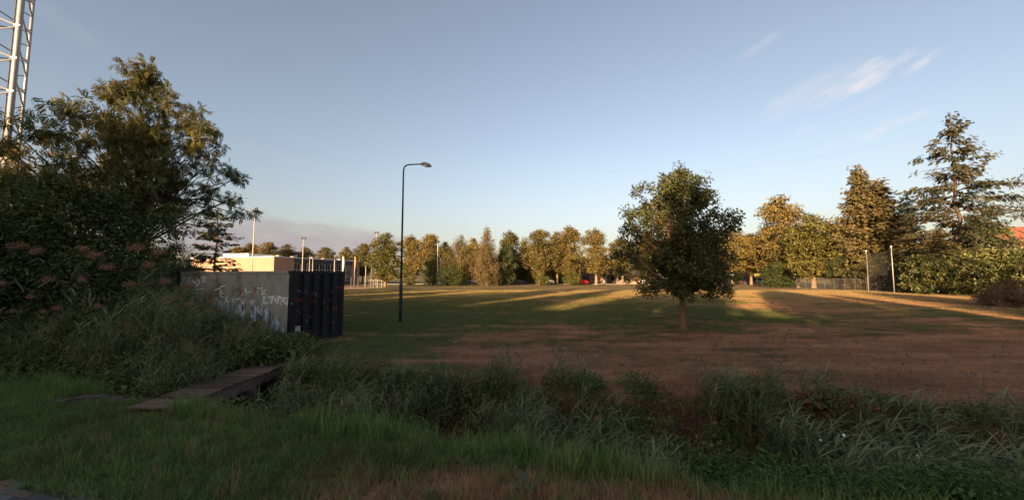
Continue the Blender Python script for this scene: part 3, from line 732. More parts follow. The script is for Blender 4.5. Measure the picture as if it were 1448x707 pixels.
# broadleaf variants
lime = [tree_meshes('lime%d' % k, rng, 15., pr, .34, 230, 52, .85, .36, lm, bark_pale, T_KITE, outer=.55, lump=.55, droop=.1, flat=.8, aspect=.75, limb=.45, gap=.45)
        for k, (pr, lm) in enumerate([
            ([(3.6, 2.2), (5, 3.6), (7, 4.0), (10, 3.4), (12, 3.0), (13.8, 2.0), (15, .6)], L_LIME),
            ([(3.4, 2.6), (5.2, 4.1), (8, 3.6), (9.5, 2.6), (11.5, 3.0), (13.5, 2.3), (15, .7)], L_LIME),
            ([(3.8, 2.4), (6, 3.6), (9, 3.9), (11.5, 3.1), (13.5, 1.8), (15, .4)], L_LIME),
            ([(2.2, 2.6), (4, 4.0), (7, 4.4), (10, 3.6), (12.5, 2.4), (15, .5)], L_GREEN)])]
weepy = [tree_meshes('weepy%d' % k, rng, 14., pr, .26, 170, 60, .8, .42, lm, bark_pale, T_KITE, outer=.5, lump=.4, flat=1.1, aspect=.22, weep=2.0)
         for k, (pr, lm) in enumerate([([(2.6, 3.2), (5, 3.6), (8, 3.4), (11, 2.6), (14, .6)], L_WILLOW), ([(1.8, 3.0), (5, 3.4), (9, 2.2), (12, 1.1), (14, .3)], L_RUST)])]
dense = tree_meshes('dense', rng, 9., [(.2, 2.6), (2, 3.4), (5, 3.4), (7.5, 2.2), (9, .6)], .2, 190, 60, .8, .3, L_DARK, bark, T_KITE, outer=.5, lump=.3, flat=.9, aspect=.6, limb=.2)
bushm = tree_meshes('bushm', rng, 5., [(.2, 1.8), (1.5, 2.3), (3.2, 1.9), (5, .4)], .1, 90, 60, .6, .24, L_GREEN, bark, T_KITE, outer=.5, lump=.4, aspect=.6, limb=.2)
far_group = 'trees around the edge of the park'
def far_tree(m, kind, px, D, py, label, rz=0, wide=1.0, h0=15., cat='tree'):
    s = H(py, D, px) / h0 * 1.02; wide = wide * 1.08
    return make_tree(kind, label, cat, m, (X(px, D), D, 0), rz, (s * wide, s * wide, s), far_group)
FT = [
 (lime[0], 'lime_tree', 335, 115, 350, 'low tree top showing above the left part of the flat-roofed building', 0, 1.1),
 (lime[1], 'lime_tree', 352, 118, 346, 'tree top above the sunlit wall, next to the floodlight mast', 1, 1.1),
 (lime[0], 'lime_tree', 377, 112, 343, 'rounded tree top above the corner of the flat-roofed building', 2, 1.0),
 (lime[2], 'lime_tree', 405, 120, 346, 'dark-sided tree top behind the building, second right of its corner', 3, 1.05),
 (lime[3], 'lime_tree', 430, 124, 351, 'pale thin tree top behind the second floodlight mast', 4, 1.0),
 (lime[0], 'lime_tree', 460, 122, 350, 'rounded tree top over the middle of the glazed facade', 5, 1.0),
 (lime[2], 'lime_tree', 488, 122, 350, 'rounded tree top over the right end of the glazed facade', 1.5, 1.0),
 (lime[0], 'lime_tree', 513, 116, 345, 'tree just right of the flat-roofed building, behind the posts', 2.5, .95),
 (lime[3], 'park_tree', 545, 82, 332, 'bushy green tree left of the street lamp, nearest of the far row', .4, 1.12),
 (lime[1], 'lime_tree', 581, 104, 336, 'lime tree directly right of the street lamp', 3.3, .95),
 (lime[0], 'lime_tree', 607, 104, 332, 'tall rounded lime tree left of the slim pale floodlight pole', 2.2, 1.05),
 (lime[2], 'lime_tree', 628, 112, 343, 'lime tree behind the slim pale floodlight pole', 1.2, .9),
 (weepy[0], 'birch_tree', 649, 96, 334, 'broad golden tree with hanging twigs between the slim pole and the rust-coloured birch', .7, 1.15, 14.),
 (lime[2], 'lime_tree', 668, 110, 338, 'lime tree seen between the golden hanging tree and the rust-coloured birch', .2, .9),
 (weepy[1], 'birch_tree', 688, 92, 321, 'thin pointed rust-coloured birch rising above the row', 0, .85, 14.),
 (lime[1], 'lime_tree', 722, 108, 330, 'lime tree behind the dark dense tree', 1.9, .95),
 (lime[3], 'lime_tree', 740, 112, 346, 'low greener tree between the dark dense tree and the next tall lime', 4.4, 1.0),
 (lime[0], 'lime_tree', 763, 104, 326, 'tall lime with clear trunk above the small silver car', 2.9, 1.02),
 (lime[2], 'lime_tree', 788, 108, 329, 'narrow lime between the tree of the silver car and that left of the red car', 5.2, .85),
 (lime[1], 'lime_tree', 806, 102, 323, 'tallest lime of the row, left of the red car', .9, 1.02),
 (lime[1], 'lime_tree', 843, 102, 327, 'open-headed lime right of the red car', 2.4, 1.05),
 (lime[0], 'lime_tree', 880, 104, 338, 'lime tree partly hidden by the left branches of the lone oak', 3.8, 1.15),
 (lime[2], 'lime_tree', 918, 100, 330, 'lime tree behind the middle of the lone oak', 2.8, 1.1),
 (lime[1], 'lime_tree', 965, 98, 330, 'lime tree behind the top of the lone oak', 1.8, 1.1),
 (lime[0], 'lime_tree', 1010, 96, 335, 'lime tree showing through the right side of the lone oak', .8, 1.15),
 (lime[2], 'lime_tree', 1036, 90, 322, 'lime tree just right of the lone oak', 4.8, 1.1),
 (lime[0], 'lime_tree', 1062, 100, 332, 'lower lime above the yellow board', 5.8, 1.0),
 (lime[1], 'lime_tree', 1108, 84, 283, 'tall round-topped lime right of the yellow board', 3.1, .95),
 (lime[2], 'lime_tree', 1085, 92, 322, 'lime tree on the left shoulder of the tall round-topped one', 1.1, .95),
 (lime[3], 'park_tree', 1150, 74, 306, 'spreading green tree in front of the tall round-topped lime', 2.1, 1.15),
 (lime[3], 'park_tree', 1188, 74, 318, 'green tree left of the brown conifers, behind the ball-stop net', 5.1, 1.0),
 (lime[0], 'lime_tree', 1128, 80, 322, 'lime tree between the tall round-topped one and the spreading green one', 4.1, .9),
 (lime[0], 'lime_tree', 1262, 64, 326, 'golden tree just behind the right-hand net pole', 1.7, 1.1),
 (lime[2], 'lime_tree', 1236, 66, 330, 'golden tree seen between the two net poles', .3, 1.0),
]
for a in FT: far_tree(*a)
far_tree(dense, 'yew_tree', 712, 98, 350, 'dark dense evergreen in the middle of the far row', 0, .75, 9., 'tree')
far_tree(dense, 'yew_tree', 735, 112, 362, 'dark evergreen behind the trunk right of the black one', 2, .8, 9., 'tree')
far_tree(dense, 'yew_tree', 640, 94, 372, 'dark evergreen bush under the golden hanging tree', 1, 1.4, 9., 'bush')
far_tree(dense, 'yew_tree', 611, 100, 360, 'dark columnar evergreen left of the slim pale pole', 1, .7, 9., 'bush')
far_tree(dense, 'yew_tree', 785, 112, 370, 'dark bush between the silver car and the red car', 3, 1.0, 9., 'bush')
far_tree(dense, 'yew_tree', 1192, 69, 364, 'very dark bush behind the left net pole', 3, 1.0, 9., 'bush')
far_tree(dense, 'yew_tree', 1102, 80, 372, 'very dark bush right of the yellow board', 2.2, 1.6, 9., 'bush')
far_tree(bushm, 'round_bush', 765, 100, 381, 'clipped green bush at the foot of the tall lime by the silver car', 3, .9, 5., 'bush')
far_tree(bushm, 'round_bush', 809, 99, 379, 'clipped green bush just left of the red car', 1, 1.0, 5., 'bush')
far_tree(bushm, 'round_bush', 580, 98, 385, 'small green bush right of the foot of the street lamp', 1, .9, 5., 'bush')
yb = tree_meshes('yel', rng, 9., [(1.2, 3.0), (4, 3.4), (7, 2.6), (9, .5)], .2, 120, 50, .8, .3, L_YELLOW, bark, T_KITE, outer=.5, lump=.3, aspect=.6, limb=.3)
far_tree(yb, 'yellow_green_tree', 872, 128, 365, 'bright yellow-green tree above the dark carport', 1, 1.1, 9.)
for i, (px, D, py, lab) in enumerate([(1335, 47, 353, 'left end'), (1362, 46, 352, 'second'), (1388, 45.5, 350, 'third'), (1414, 45, 349, 'fourth'), (1442, 44, 347, 'fifth'), (1475, 43, 345, 'sixth')]):
    pass
# laurel hedge: large glossy leaves
lau = [tree_meshes('laurel%d' % k, rng, 5.4, [(.1, 2.2), (1.5, 2.7), (3.8, 2.5), (4.8, 1.6), (5.4, .5)], .1, 150, 60, .5, .34, L_LAUREL, bark, T_FOLD, outer=.4, lump=.3, aspect=.42, limb=.15) for k in range(2)]
names = ['left end bush of the glossy hedge, beside the golden conifers', 'glossy hedge bush, second from its left end', 'glossy hedge bush in the middle of the hedge',
         'glossy hedge bush behind the dry brown heap', 'glossy hedge bush below the red roof', 'glossy hedge bush cut by the right edge of the picture', 'glossy hedge bush beyond the right edge', 'far glossy hedge bush beyond the right edge']
for i, (px, D, py) in enumerate([(1312, 49, 360), (1345, 48, 356), (1376, 47, 354), (1404, 46, 352), (1432, 45, 352), (1462, 44, 352), (1500, 42, 348), (1545, 39, 345)]):
    s = H(py, D, px) / 5.4
    make_tree('laurel_bush', names[i], 'bush', lau[i % 2], (X(px, D), D, 0), i * 1.9, (s * 1.05, s * .9, s), 'laurel bushes of the hedge')
bk = tree_meshes('brownhedge', rng, 5.4, [(.1, 2.4), (1.5, 2.9), (3.8, 2.5), (5.4, .5)], .1, 130, 60, .5, .3, L_BROWNC, bark, T_KITE, outer=.45, lump=.3, aspect=.5, limb=.2)
for i, (px, D, py, lab) in enumerate([(1225, 63, 372, 'brown-green bush behind the left net pole'), (1252, 60, 366, 'brown-green bush between the net poles'), (1286, 55, 362, 'brown-green bush right of the right net pole')]):
    s = H(py, D, px) / 5.4
    make_tree('brown_bush', lab, 'bush', bk, (X(px, D), D, 0), i * 2.2, (s * 1.3, s, s), 'brown-green bushes behind the net')
# dry brown heap at the right
hp = tree_meshes('heap', rng, 2.3, [(.02, 2.4), (.7, 2.3), (1.5, 1.5), (2.3, .3)], .05, 170, 70, .34, .22, L_DRYBUSH, bark, T_KITE, outer=.6, lump=.3, aspect=.18, limb=.6)
make_tree('dry_bush', 'low dry brown bush in front of the hedge at the right edge', 'bush', hp, (X(1428, 28.5), 28.5, 0), 0, (.95, .85, .9))
tg = tree_meshes('rt', rng, 13., [(3, 3.0), (6, 4.2), (9, 4.2), (11.5, 2.8), (13, .6)], .25, 120, 60, .6, .25, L_SPRUCE, bark_red, T_KITE, outer=.4, lump=.3, aspect=.4, limb=.5)
make_tree('pine_tree', 'tree whose one twig tip pokes in at the right edge against the sky', 'tree', tg, (X(1448, 30) + 4.55, 30, 0), .4, (1, 1, 1.0))

# ------------------------------------------------------------------ buildings
def brick_mat(name, c1, c2, mortar):
    if name in MATS: return MATS[name]
    m = bpy.data.materials.new(name); m.use_nodes = True; t = NT(m.node_tree); b = t.n['Principled BSDF']
    tcn = t.new('ShaderNodeTexCoord'); sp_ = t.new('ShaderNodeSeparateXYZ'); t.link(tcn.outputs['Object'], sp_.inputs[0])
    cm = t.new('ShaderNodeCombineXYZ'); t.link(t.math('ADD', sp_.outputs[0], sp_.outputs[1]), cm.inputs[0]); t.link(sp_.outputs[2], cm.inputs[1])
    br_ = t.new('ShaderNodeTexBrick'); t.link(cm.outputs[0], br_.inputs['Vector']); br_.inputs['Scale'].default_value = 1
    br_.inputs['Brick Width'].default_value = .22; br_.inputs['Row Height'].default_value = .065; br_.inputs['Mortar Size'].default_value = .01
    br_.inputs['Color1'].default_value = (*c1, 1); br_.inputs['Color2'].default_value = (*c2, 1); br_.inputs['Mortar'].default_value = (*mortar, 1)
    col = t.mix(t.math('MULTIPLY', t.noise(tcn.outputs['Object'], .6, 4, .6), .5), br_.outputs[0], (.10, .06, .04))
    t.link(col, b.inputs['Base Color']); b.inputs['Roughness'].default_value = .9; MATS[name] = m; return m
bk_red = brick_mat('red_brick', (.30, .10, .055), (.22, .075, .045), (.25, .2, .17))
bk_dark = brick_mat('dark_brick', (.12, .06, .045), (.09, .045, .035), (.12, .10, .09))
bk_pale = brick_mat('pale_brick', (.46, .27, .16), (.40, .22, .13), (.38, .3, .24))
white_p = mat('white_frame', (.62, .62, .60), .5, var=.08); glass = mat('window_glass', (.02, .026, .032), .06, var=.2, scale=1, spec=.8)
grey_p = mat('dark_fascia', (.05, .052, .06), .6, var=.15); tile = mat('roof_tile', (.13, .06, .04), .85, var=.3, scale=3, bump=.5, bscale=8)
tile_red = mat('roof_tile_red', (.22, .075, .045), .8, var=.25, scale=3, bump=.5, bscale=8)
concrete = mat('concrete', (.30, .28, .26), .9); mesh_m = mat('mesh_wire', (.10, .09, .08), .7)

def window(parent, x, y, z, wd, ht, face='y', cols=2, rows=1, sgn=-1, name='window'):
    """Framed window let into a wall; face 'y' = wall runs along x, its outside towards sgn*y."""
    t = .06; f = MB()
    def bx(b, a0, a1, d0, d1, z0, z1):
        d0, d1 = sorted((sgn * d0, sgn * d1))
        if face == 'y': b.box(x + a0, x + a1, y + d0, y + d1, z0, z1)
        else: b.box(x + d0, x + d1, y + a0, y + a1, z0, z1)
    for a in (0, wd - t): bx(f, a, a + t, 0.0, .05, z, z + ht)
    for b_ in (0, ht - t): bx(f, t, wd - t, .001, .049, z + b_, z + b_ + t)
    for c in range(1, cols): bx(f, wd * c / cols - .025, wd * c / cols + .025, .002, .045, z + t, z + ht - t)
    for r_ in range(1, rows):
        for c in range(cols):
            bx(f, wd * c / cols + .03, wd * (c + 1) / cols - .03, .003, .044, z + ht * r_ / rows - .025, z + ht * r_ / rows + .025)
    fr = obj(name, f, white_p, parent)
    g = MB(); bx(g, t * .5, wd - t * .5, .004, .02, z + t * .5, z + ht - t * .5); obj('pane', g, glass, fr)
    s_ = MB(); bx(s_, -.05, wd + .05, .0, .10, z - .07, z - .003); obj('sill', s_, concrete, fr)
    return fr

# sports building: corner at px 386 (D=84), sunlit wall facing us, glazed facade receding right
c0 = Vector((X(386.5, 84), 84, 0)); zt = H(361.5, 84, 386); c1 = Vector((X(508, 112), 112, 0)); zt = zt
fa = (c1 - c0); fl = fa.length; fang = math.atan2(fa.y, fa.x)
sb = thing('sports_building', 'low flat-roofed brick building with a long glazed facade behind the container', 'building', c0, fang)
# local x along the glazed facade, +y to the left of it = behind; outside of the facade = -y
wd_l = 26.0
obj('wall', MB().box(0, 5.5, 0, wd_l, 0, zt - .35), bk_pale, sb)                       # pale corner block
obj('wall', MB().box(5.503, fl - 3.2, .30, wd_l - .1, 0, zt - .4), bk_dark, sb)
obj('wall', MB().box(fl - 3.197, fl, 0, wd_l - .2, 0, zt - .35), bk_pale, sb)
obj('plinth', MB().box(-.02, 5.51, -.03, wd_l + .02, 0, 1.0), bk_dark, sb)
obj('roof', MB().box(-.15, fl + .15, -.16, wd_l + .2, zt - .347, zt - .12), white_p, sb)
obj('fascia', MB().box(5.51, fl - 3.2, -.05, .297, zt - 1.35, zt - .353), grey_p, sb)
for k in range(10):
    x0 = 5.7 + k * (fl - 9.1) / 10
    window(sb, x0, .297, 1.0, (fl - 9.1) / 10 - .15, zt - 2.5, cols=2, rows=3)
window(sb, fl - 2.4, -.002, 3.2, 1.5, 2.0, cols=1)
obj('sign_board', MB().box(2.0, 4.2, -.08, -.032, 1.2, 2.2), mat('sign_pale', (.5, .5, .52), .6), sb)
for k in range(5):
    obj('roof_vent', MB().box(2.2 + k * 5, 3.4 + k * 5, 1.2 + k % 2, 2.2 + k % 2, zt - .118, zt + .25), concrete, sb, bevel=.03)
obj('roof_house', MB().box(1, 7, 9, 17, zt - .117, zt + .75), white_p, sb)

# terraced houses behind the lime row
def house(px, D, wdt, label, eave=5.2, ridge=8.0, mat_=bk_red, seed=0, group='terraced houses behind the lime row', kind='terraced_house', rz=0, depth=8, tl=tile, loc=None):
    hs_ = thing(kind, label, 'house', loc if loc is not None else (X(px, D), D, 0), rz, group); w2 = wdt / 2
    obj('wall', MB().box(-w2, w2, 0, depth, 0, eave), mat_, hs_)
    r_ = MB(); e = .35
    r_.quad((-w2, -e, eave - .15), (w2, -e, eave - .15), (w2, depth / 2, ridge), (-w2, depth / 2, ridge))
    r_.quad((-w2, depth + e, eave - .15), (-w2, depth / 2, ridge), (w2, depth / 2, ridge), (w2, depth + e, eave - .15))
    r_.quad((-w2, -e, eave - .15), (-w2, depth / 2, ridge), (-w2, depth + e, eave - .15)); r_.quad((w2, -e, eave - .15), (w2, depth + e, eave - .15), (w2, depth / 2, ridge))
    r_.quad((-w2, -e, eave - .15), (-w2, depth + e, eave - .15), (w2, depth + e, eave - .15), (w2, -e, eave - .15))
    rf = obj('roof', r_, tl, hs_)
    obj('chimney', MB().box(w2 - 1.0, w2 - .4, depth / 2 - .3, depth / 2 + .3, ridge - .6, ridge + .9), mat_, rf)
    obj('gutter', MB().box(-w2 + .01, w2 - .01, -.45, -.36, eave - .22, eave - .1), white_p, hs_)
    window(hs_, -w2 + .5, -.002, .9, wdt * .4, 1.4, cols=2)
    d = obj('door', MB().box(w2 - 1.6, w2 - .6, -.05, -.003, .1, 2.2), mat('door_white' if seed % 2 else 'door_dark', (.6, .6, .58) if seed % 2 else (.03, .05, .07), .5), hs_)
    obj('handle', MB().box(w2 - 1.5, w2 - 1.38, -.09, -.052, 1.05, 1.1), concrete, d)
    window(hs_, -w2 + .5, -.002, 3.2, 1.6, 1.2, cols=2); window(hs_, w2 - 1.9, -.002, 3.2, 1.3, 1.2, cols=1)
    return hs_
hl = ['terraced brick house, leftmost of the row behind the limes', 'terraced house behind the dark bush and slim pole', 'terraced house behind the rust-coloured birch',
      'terraced house left of the dark dense evergreen', 'terraced house right of the dark dense evergreen', 'terraced house behind the silver car', 'terraced house behind the dark bush between the two cars', 'terraced house behind the red car', 'right end house of the terrace next to the carport']
for i in range(9):
    house(0, 0, 6.2, hl[i], seed=i, loc=(X(640, 118) + 3 + i * 6.25, 118 + .2 * (i % 2), 0), mat_=bk_red if i % 3 else bk_dark)
hh = house(0, 0, 9, 'small sunlit pale house just left of the lone oak', eave=2.9, ridge=5.3, mat_=bk_pale, seed=1, kind='bungalow', group='low houses at the park edge', loc=(X(893, 112), 112, 0), rz=R(-10), tl=concrete)
house(0, 0, 9, 'dark low house with white window frames behind the yellow board', eave=3.2, ridge=5.2, mat_=bk_dark, seed=0, kind='bungalow', group='low houses at the park edge', loc=(X(1080, 108), 108, 0), tl=grey_p)
house(0, 0, 12, 'house with a steep red-tiled roof above the hedge at the right edge', eave=7.4, ridge=11.2, mat_=bk_red, seed=2, kind='roof_house', group='red-roofed houses behind the hedge', loc=(X(1462, 62), 62, 0), rz=R(-35), tl=tile_red, depth=9)
house(0, 0, 14, 'house whose red roof shows in gaps behind the tall spruce', eave=5.4, ridge=8.2, mat_=bk_red, seed=2, kind='roof_house', group='red-roofed houses behind the hedge', loc=(X(1368, 76), 76, 0), rz=R(-25), tl=tile_red, depth=9)
# carport
cp = thing('carport', 'dark flat-roofed carport between the terrace and the pale house', 'carport', (X(856, 116), 116, 0))
obj('roof', MB().box(0, 6.2, -.4, 6, 2.9, 3.35), grey_p, cp); obj('back_wall', MB().box(.1, 6.1, 5.7, 5.9, 0, 2.897), bk_dark, cp)
for x_ in (.15, 3.0, 5.9): obj('post', MB().box(x_, x_ + .15, 0, .15, 0, 2.897), white_p, cp)

# houses and trees behind the camera, across the street: they throw the long shadows over the lawn
sv = Vector((to_sun.x, to_sun.y, 0)).normalized(); pv = Vector((-sv.y, sv.x, 0))    # sv towards the sun; pv = sideways
if pv.x < 0: pv = -pv
def back(tl_, s_): return sv * s_ + pv * tl_
bang = math.atan2(pv.y, pv.x)
for i in range(11):
    p = back(-46 + i * 9.2, 33)
    h_ = house(0, 0, 9.196, 'brick house across the street behind the camera, number %s in its row' % ['one', 'two', 'three', 'four', 'five', 'six', 'seven', 'eight', 'nine', 'ten', 'eleven'][i], eave=7.4, ridge=11.2 + .25 * (i % 3), seed=i, group='houses across the street behind the camera', kind='street_house', loc=p, rz=bang + math.pi)
big = [tree_meshes('big%d' % k, rng, 14., pr, .3, 230, 55, .9, .42, L_GREEN, bark, T_KITE, outer=.6, lump=.25, droop=.05, flat=.9, aspect=.75, limb=.25)
       for k, pr in enumerate([[(3, 2.4), (5, 3.8), (8, 4.2), (11, 3.4), (13, 2.0), (14, .6)], [(2.5, 3.0), (5, 4.2), (9, 4.0), (12, 2.6), (14, .6)]])]
for i, (t_, s_, hh_, wd_) in enumerate([(-52, 34, 15, 1.3), (-43, 33, 14.5, 1.2), (-34, 34, 12.6, 1.15), (-26, 33, 10.6, 1.0), (-20.3, 35, 13.8, .82), (-13.7, 35, 16.0, .70), (-5.3, 33, 14.0, .92), (.1, 36, 13.6, .8),
                                        (8.3, 34, 16.6, 1.0), (13.4, 37, 15.4, .42), (20.2, 33, 16.4, .95), (28.5, 34, 16.2, 1.05), (38, 34, 16, 1.2)]):
    p = back(t_, s_)
    make_tree('street_tree', 'tree across the street behind the camera, %s from the left as seen facing it' % ['first', 'second', 'third', 'fourth', 'fifth', 'sixth', 'seventh', 'eighth', 'ninth', 'tenth', 'eleventh', 'twelfth', 'thirteenth'][i], 'tree', big[i % 2], p, i * 1.1, (wd_ * 1.0, wd_ * 1.0, hh_ * 1.16 / 14.), 'street trees behind the camera')

# ------------------------------------------------------------------ masts, poles, nets, fences
pole_w = mat('pole_pale', (.48, .42, .36), .6, var=.12)
def mast_light(px, pyb, D, pyt, label, r=.10):
    z = H(pyt, D, px); t = thing('floodlight_mast', label, 'floodlight mast', (X(px, D), D, 0), 0, 'floodlight masts')
    obj('pole', MB().tube([(0, 0, 0), (0, 0, z - .3)], [r, r * .6], 8), pole_w, t, True)
    obj('crossarm', MB().box(-.7, .7, -.05, .05, z - .30, z - .18), grey_p, t)
    for s_ in (-.55, .15): obj('floodlight', MB().box(s_, s_ + .45, -.32, .08, z - .15, z + .25), grey_p, t, bevel=.04)
mast_light(356, 0, 60, 299, 'pale floodlight mast with dark lamps above the sunlit wall')
mast_light(427, 0, 84, 337, 'shorter pale floodlight mast standing before the glazed facade')
mast_light(531, 0, 96, 329, 'distant floodlight mast behind the bushy green tree')
def slim(px, D, pyt, label, r=.06, cat='pole', g='slim poles at the sports ground'):
    z = H(pyt, D, px); t = thing('slim_pole', label, cat, (X(px, D), D, 0), 0, g)
    obj('pole', MB().tube([(0, 0, 0), (0, 0, z)], [r, r * .8], 8), pole_w, t, True); obj('cap', MB().lathe([(r, z), (r * 1.5, z + .02), (r * .6, z + .12)], 8), grey_p, t, True)
slim(618.5, 97, 344, 'tallest slim pale pole in front of the far row, right of the street lamp', .13)
slim(622.5, 99, 364, 'shorter slim pole standing close beside the tallest one', .09)
slim(383, 62, 361, 'thin fence post in front of the sunlit wall corner', .05)
slim(437, 70, 366, 'thin post before the glazed facade, right of the floodlight mast', .06)
slim(441.5, 70, 366, 'thin post before the middle of the glazed facade', .06)
slim(472.5, 66, 368, 'thin post before the right half of the glazed facade', .08)
slim(517, 84, 371, 'thin post right of the two furled banners', .07)
slim(525, 92, 375, 'thin post left of the trunk of the bushy green tree', .07)
for px, D, pt, lab, c in ((484, 62, 362, 'pale furled banner on its pole above the right corner of the container', (.55, .5, .45)), (501, 84, 363, 'orange and white furled banner on its pole at the end of the building', (.5, .22, .12))):
    z = H(pt, D, px); t = thing('banner_pole', lab, 'flagpole', (X(px, D), D, 0), 0, 'furled banners by the building')
    obj('pole', MB().tube([(0, 0, 0), (0, 0, z)], .05, 8), pole_w, t, True)
    obj('banner', MB().tube([(.05, 0, z - 3.4), (.1, 0, z - 2.4), (.16, .02, z - 1.2), (.12, 0, z - .1)], [.06, .14, .26, .12], 8), mat('banner_%d' % px, c, .9, var=.4, scale=3), t, True)

# chain-link panels: real wire, joined
def mesh_fence(name, label, a, b, hgt, npost, cell, cat='fence', wire=.006, postr=.03, pm_=None, rail=True):
    a = Vector(a); b = Vector(b); d = (b - a); L = d.length; an_ = math.atan2(d.y, d.x)
    t = thing(name, label, cat, a, an_)
    for i in range(npost): x_ = L * i / (npost - 1); obj('post', MB().tube([(x_, 0, 0), (x_, 0, hgt + .05)], postr, 6), pm_ or steel, t)
    if rail:
        obj('rail', MB().tube([(0, 0, hgt), (L, 0, hgt)], postr * .7, 5), pm_ or steel, t)
    wv = MB(); n = int(L / cell); k = int(hgt / cell)
    def strip(p, q, r):
        p, q = Vector(p), Vector(q); s_ = (q - p).cross(Vector((0, 1, 0))).normalized() * r
        wv.quad(p - s_, q - s_, q + s_, p + s_)
    for i in range(-k, n): # diagonal wires both ways
        x0, z0, x1, z1 = i * cell, 0, (i + k) * cell, k * cell
        if x0 < 0: z0 = -x0; x0 = 0
        if x1 > L: z1 -= (x1 - L); x1 = L
        if z1 > z0:
            strip((x0, 0, z0), (x1, 0, z1), wire); strip((L - x0, .01, z0), (L - x1, .01, z1), wire)
    stuff(obj('wire_mesh', wv, pm_ or mesh_m, t)); return t
mesh_fence('mesh_fence', 'chain-link fence in front of the green trees, left of the net poles', P(1126, 390, 66) * 1 - Vector((0, 0, P(1126, 390, 66).z)), P(1224, 390, 58) - Vector((0, 0, P(1224, 390, 58).z)), 2.0, 8, .18, wire=.007, pm_=mesh_m)
mesh_fence('mesh_fence', 'chain-link fence running between and past the two net poles', P(1226, 390, 58.0) - Vector((0, 0, P(1226, 390, 58).z)), P(1290, 390, 52) - Vector((0, 0, P(1290, 390, 52).z)), 2.4, 6, .18, wire=.007, pm_=mesh_m)
for px, D, pyt, lab in ((1227, 57, 356, 'left of the two tall steel net poles'), (1263, 48.5, 350, 'right of the two tall steel net poles, the nearer one')):
    z = H(pyt, D, px); t = thing('net_pole', lab, 'pole', (X(px, D), D, 0), 0, 'tall poles of the ball-stop net')
    obj('pole', MB().tube([(0, 0, 0), (0, 0, z)], [.06, .055], 8), steel, t, True); obj('cap', MB().lathe([(.10, z), (.10, z + .18), (.05, z + .22)], 8), white_p, t, True)
    obj('foot', MB().box(-.25, .25, -.25, .25, -.05, .07), concrete, t)
pa = Vector((X(1227, 57), 57, 0)); pb = Vector((X(1263, 48.5), 48.5, 0)); L = (pb - pa).length
nt = thing('ball_stop_net', 'thin cord net hung between the two tall steel poles', 'net', pa, math.atan2((pb - pa).y, (pb - pa).x))
obj('top_cable', MB().tube([(0, 0, 5.9), (L / 2, 0, 5.75), (L, 0, 5.9)], .018, 5), steel, nt)
wv = MB()
for k in range(int(L / .3)): wv.box(k * .3, k * .3 + .007, -.004, .004, 2.5, 5.78)
for k in range(11): wv.box(0, L, -.003, .003, 2.5 + k * .3, 2.506 + k * .3)
stuff(obj('cords', wv, mat('net_cord', (.10, .10, .09), .9), nt))
def g0(px, D): return Vector((X(px, D), D, 0))
mesh_fence('sports_fence', 'mesh fence round the sports pitch left of the street lamp', g0(486, 68), g0(548, 84), 2.2, 8, .22, wire=.007)
mesh_fence('goal_fence', 'small grey mesh barrier under the bushy green tree', g0(522, 74), g0(540, 74), 1.6, 4, .2, wire=.008)
# low railing by the pale house
rl = thing('low_railing', 'low grey bar railing on the lawn left of the lone oak', 'railing', g0(866, 92), 0)
for k in range(22): obj('bar', MB().box(k * .17, k * .17 + .04, -.02, .02, 0, 1.15), steel_d, rl)
for z in (.15, 1.05): obj('rail', MB().box(-.05, 3.75, .021, .05, z, z + .05), steel_d, rl)
# yellow board
yd = 84; zt2 = H(387.5, yd, 1071)
yb_ = thing('yellow_board', 'small glowing-yellow board on a thin post in front of the dark house', 'board', g0(1071, yd), 0)
obj('board', MB().box(-.6, .6, -.03, .03, zt2 - .55, zt2 + .03), mat('board_yellow', (.78, .52, .12), .6, var=.06), yb_, bevel=.01)
obj('post', MB().tube([(0, .06, 0), (0, .06, zt2 + .5)], .05, 6), steel_d, yb_)
# pitch goal frame
gf = thing('football_goal', 'white goal frame beside the yellow board', 'goal', g0(1078, 88), 0)
zg = H(388.7, 88, 1080)
obj('crossbar', MB().box(-.1, 1.7, -.05, .05, zg - .08, zg), white_p, gf); obj('post', MB().box(-.1, -.02, -.05, .05, 0, zg - .083), white_p, gf); obj('post', MB().box(1.62, 1.7, -.05, .05, 0, zg - .083), white_p, gf)

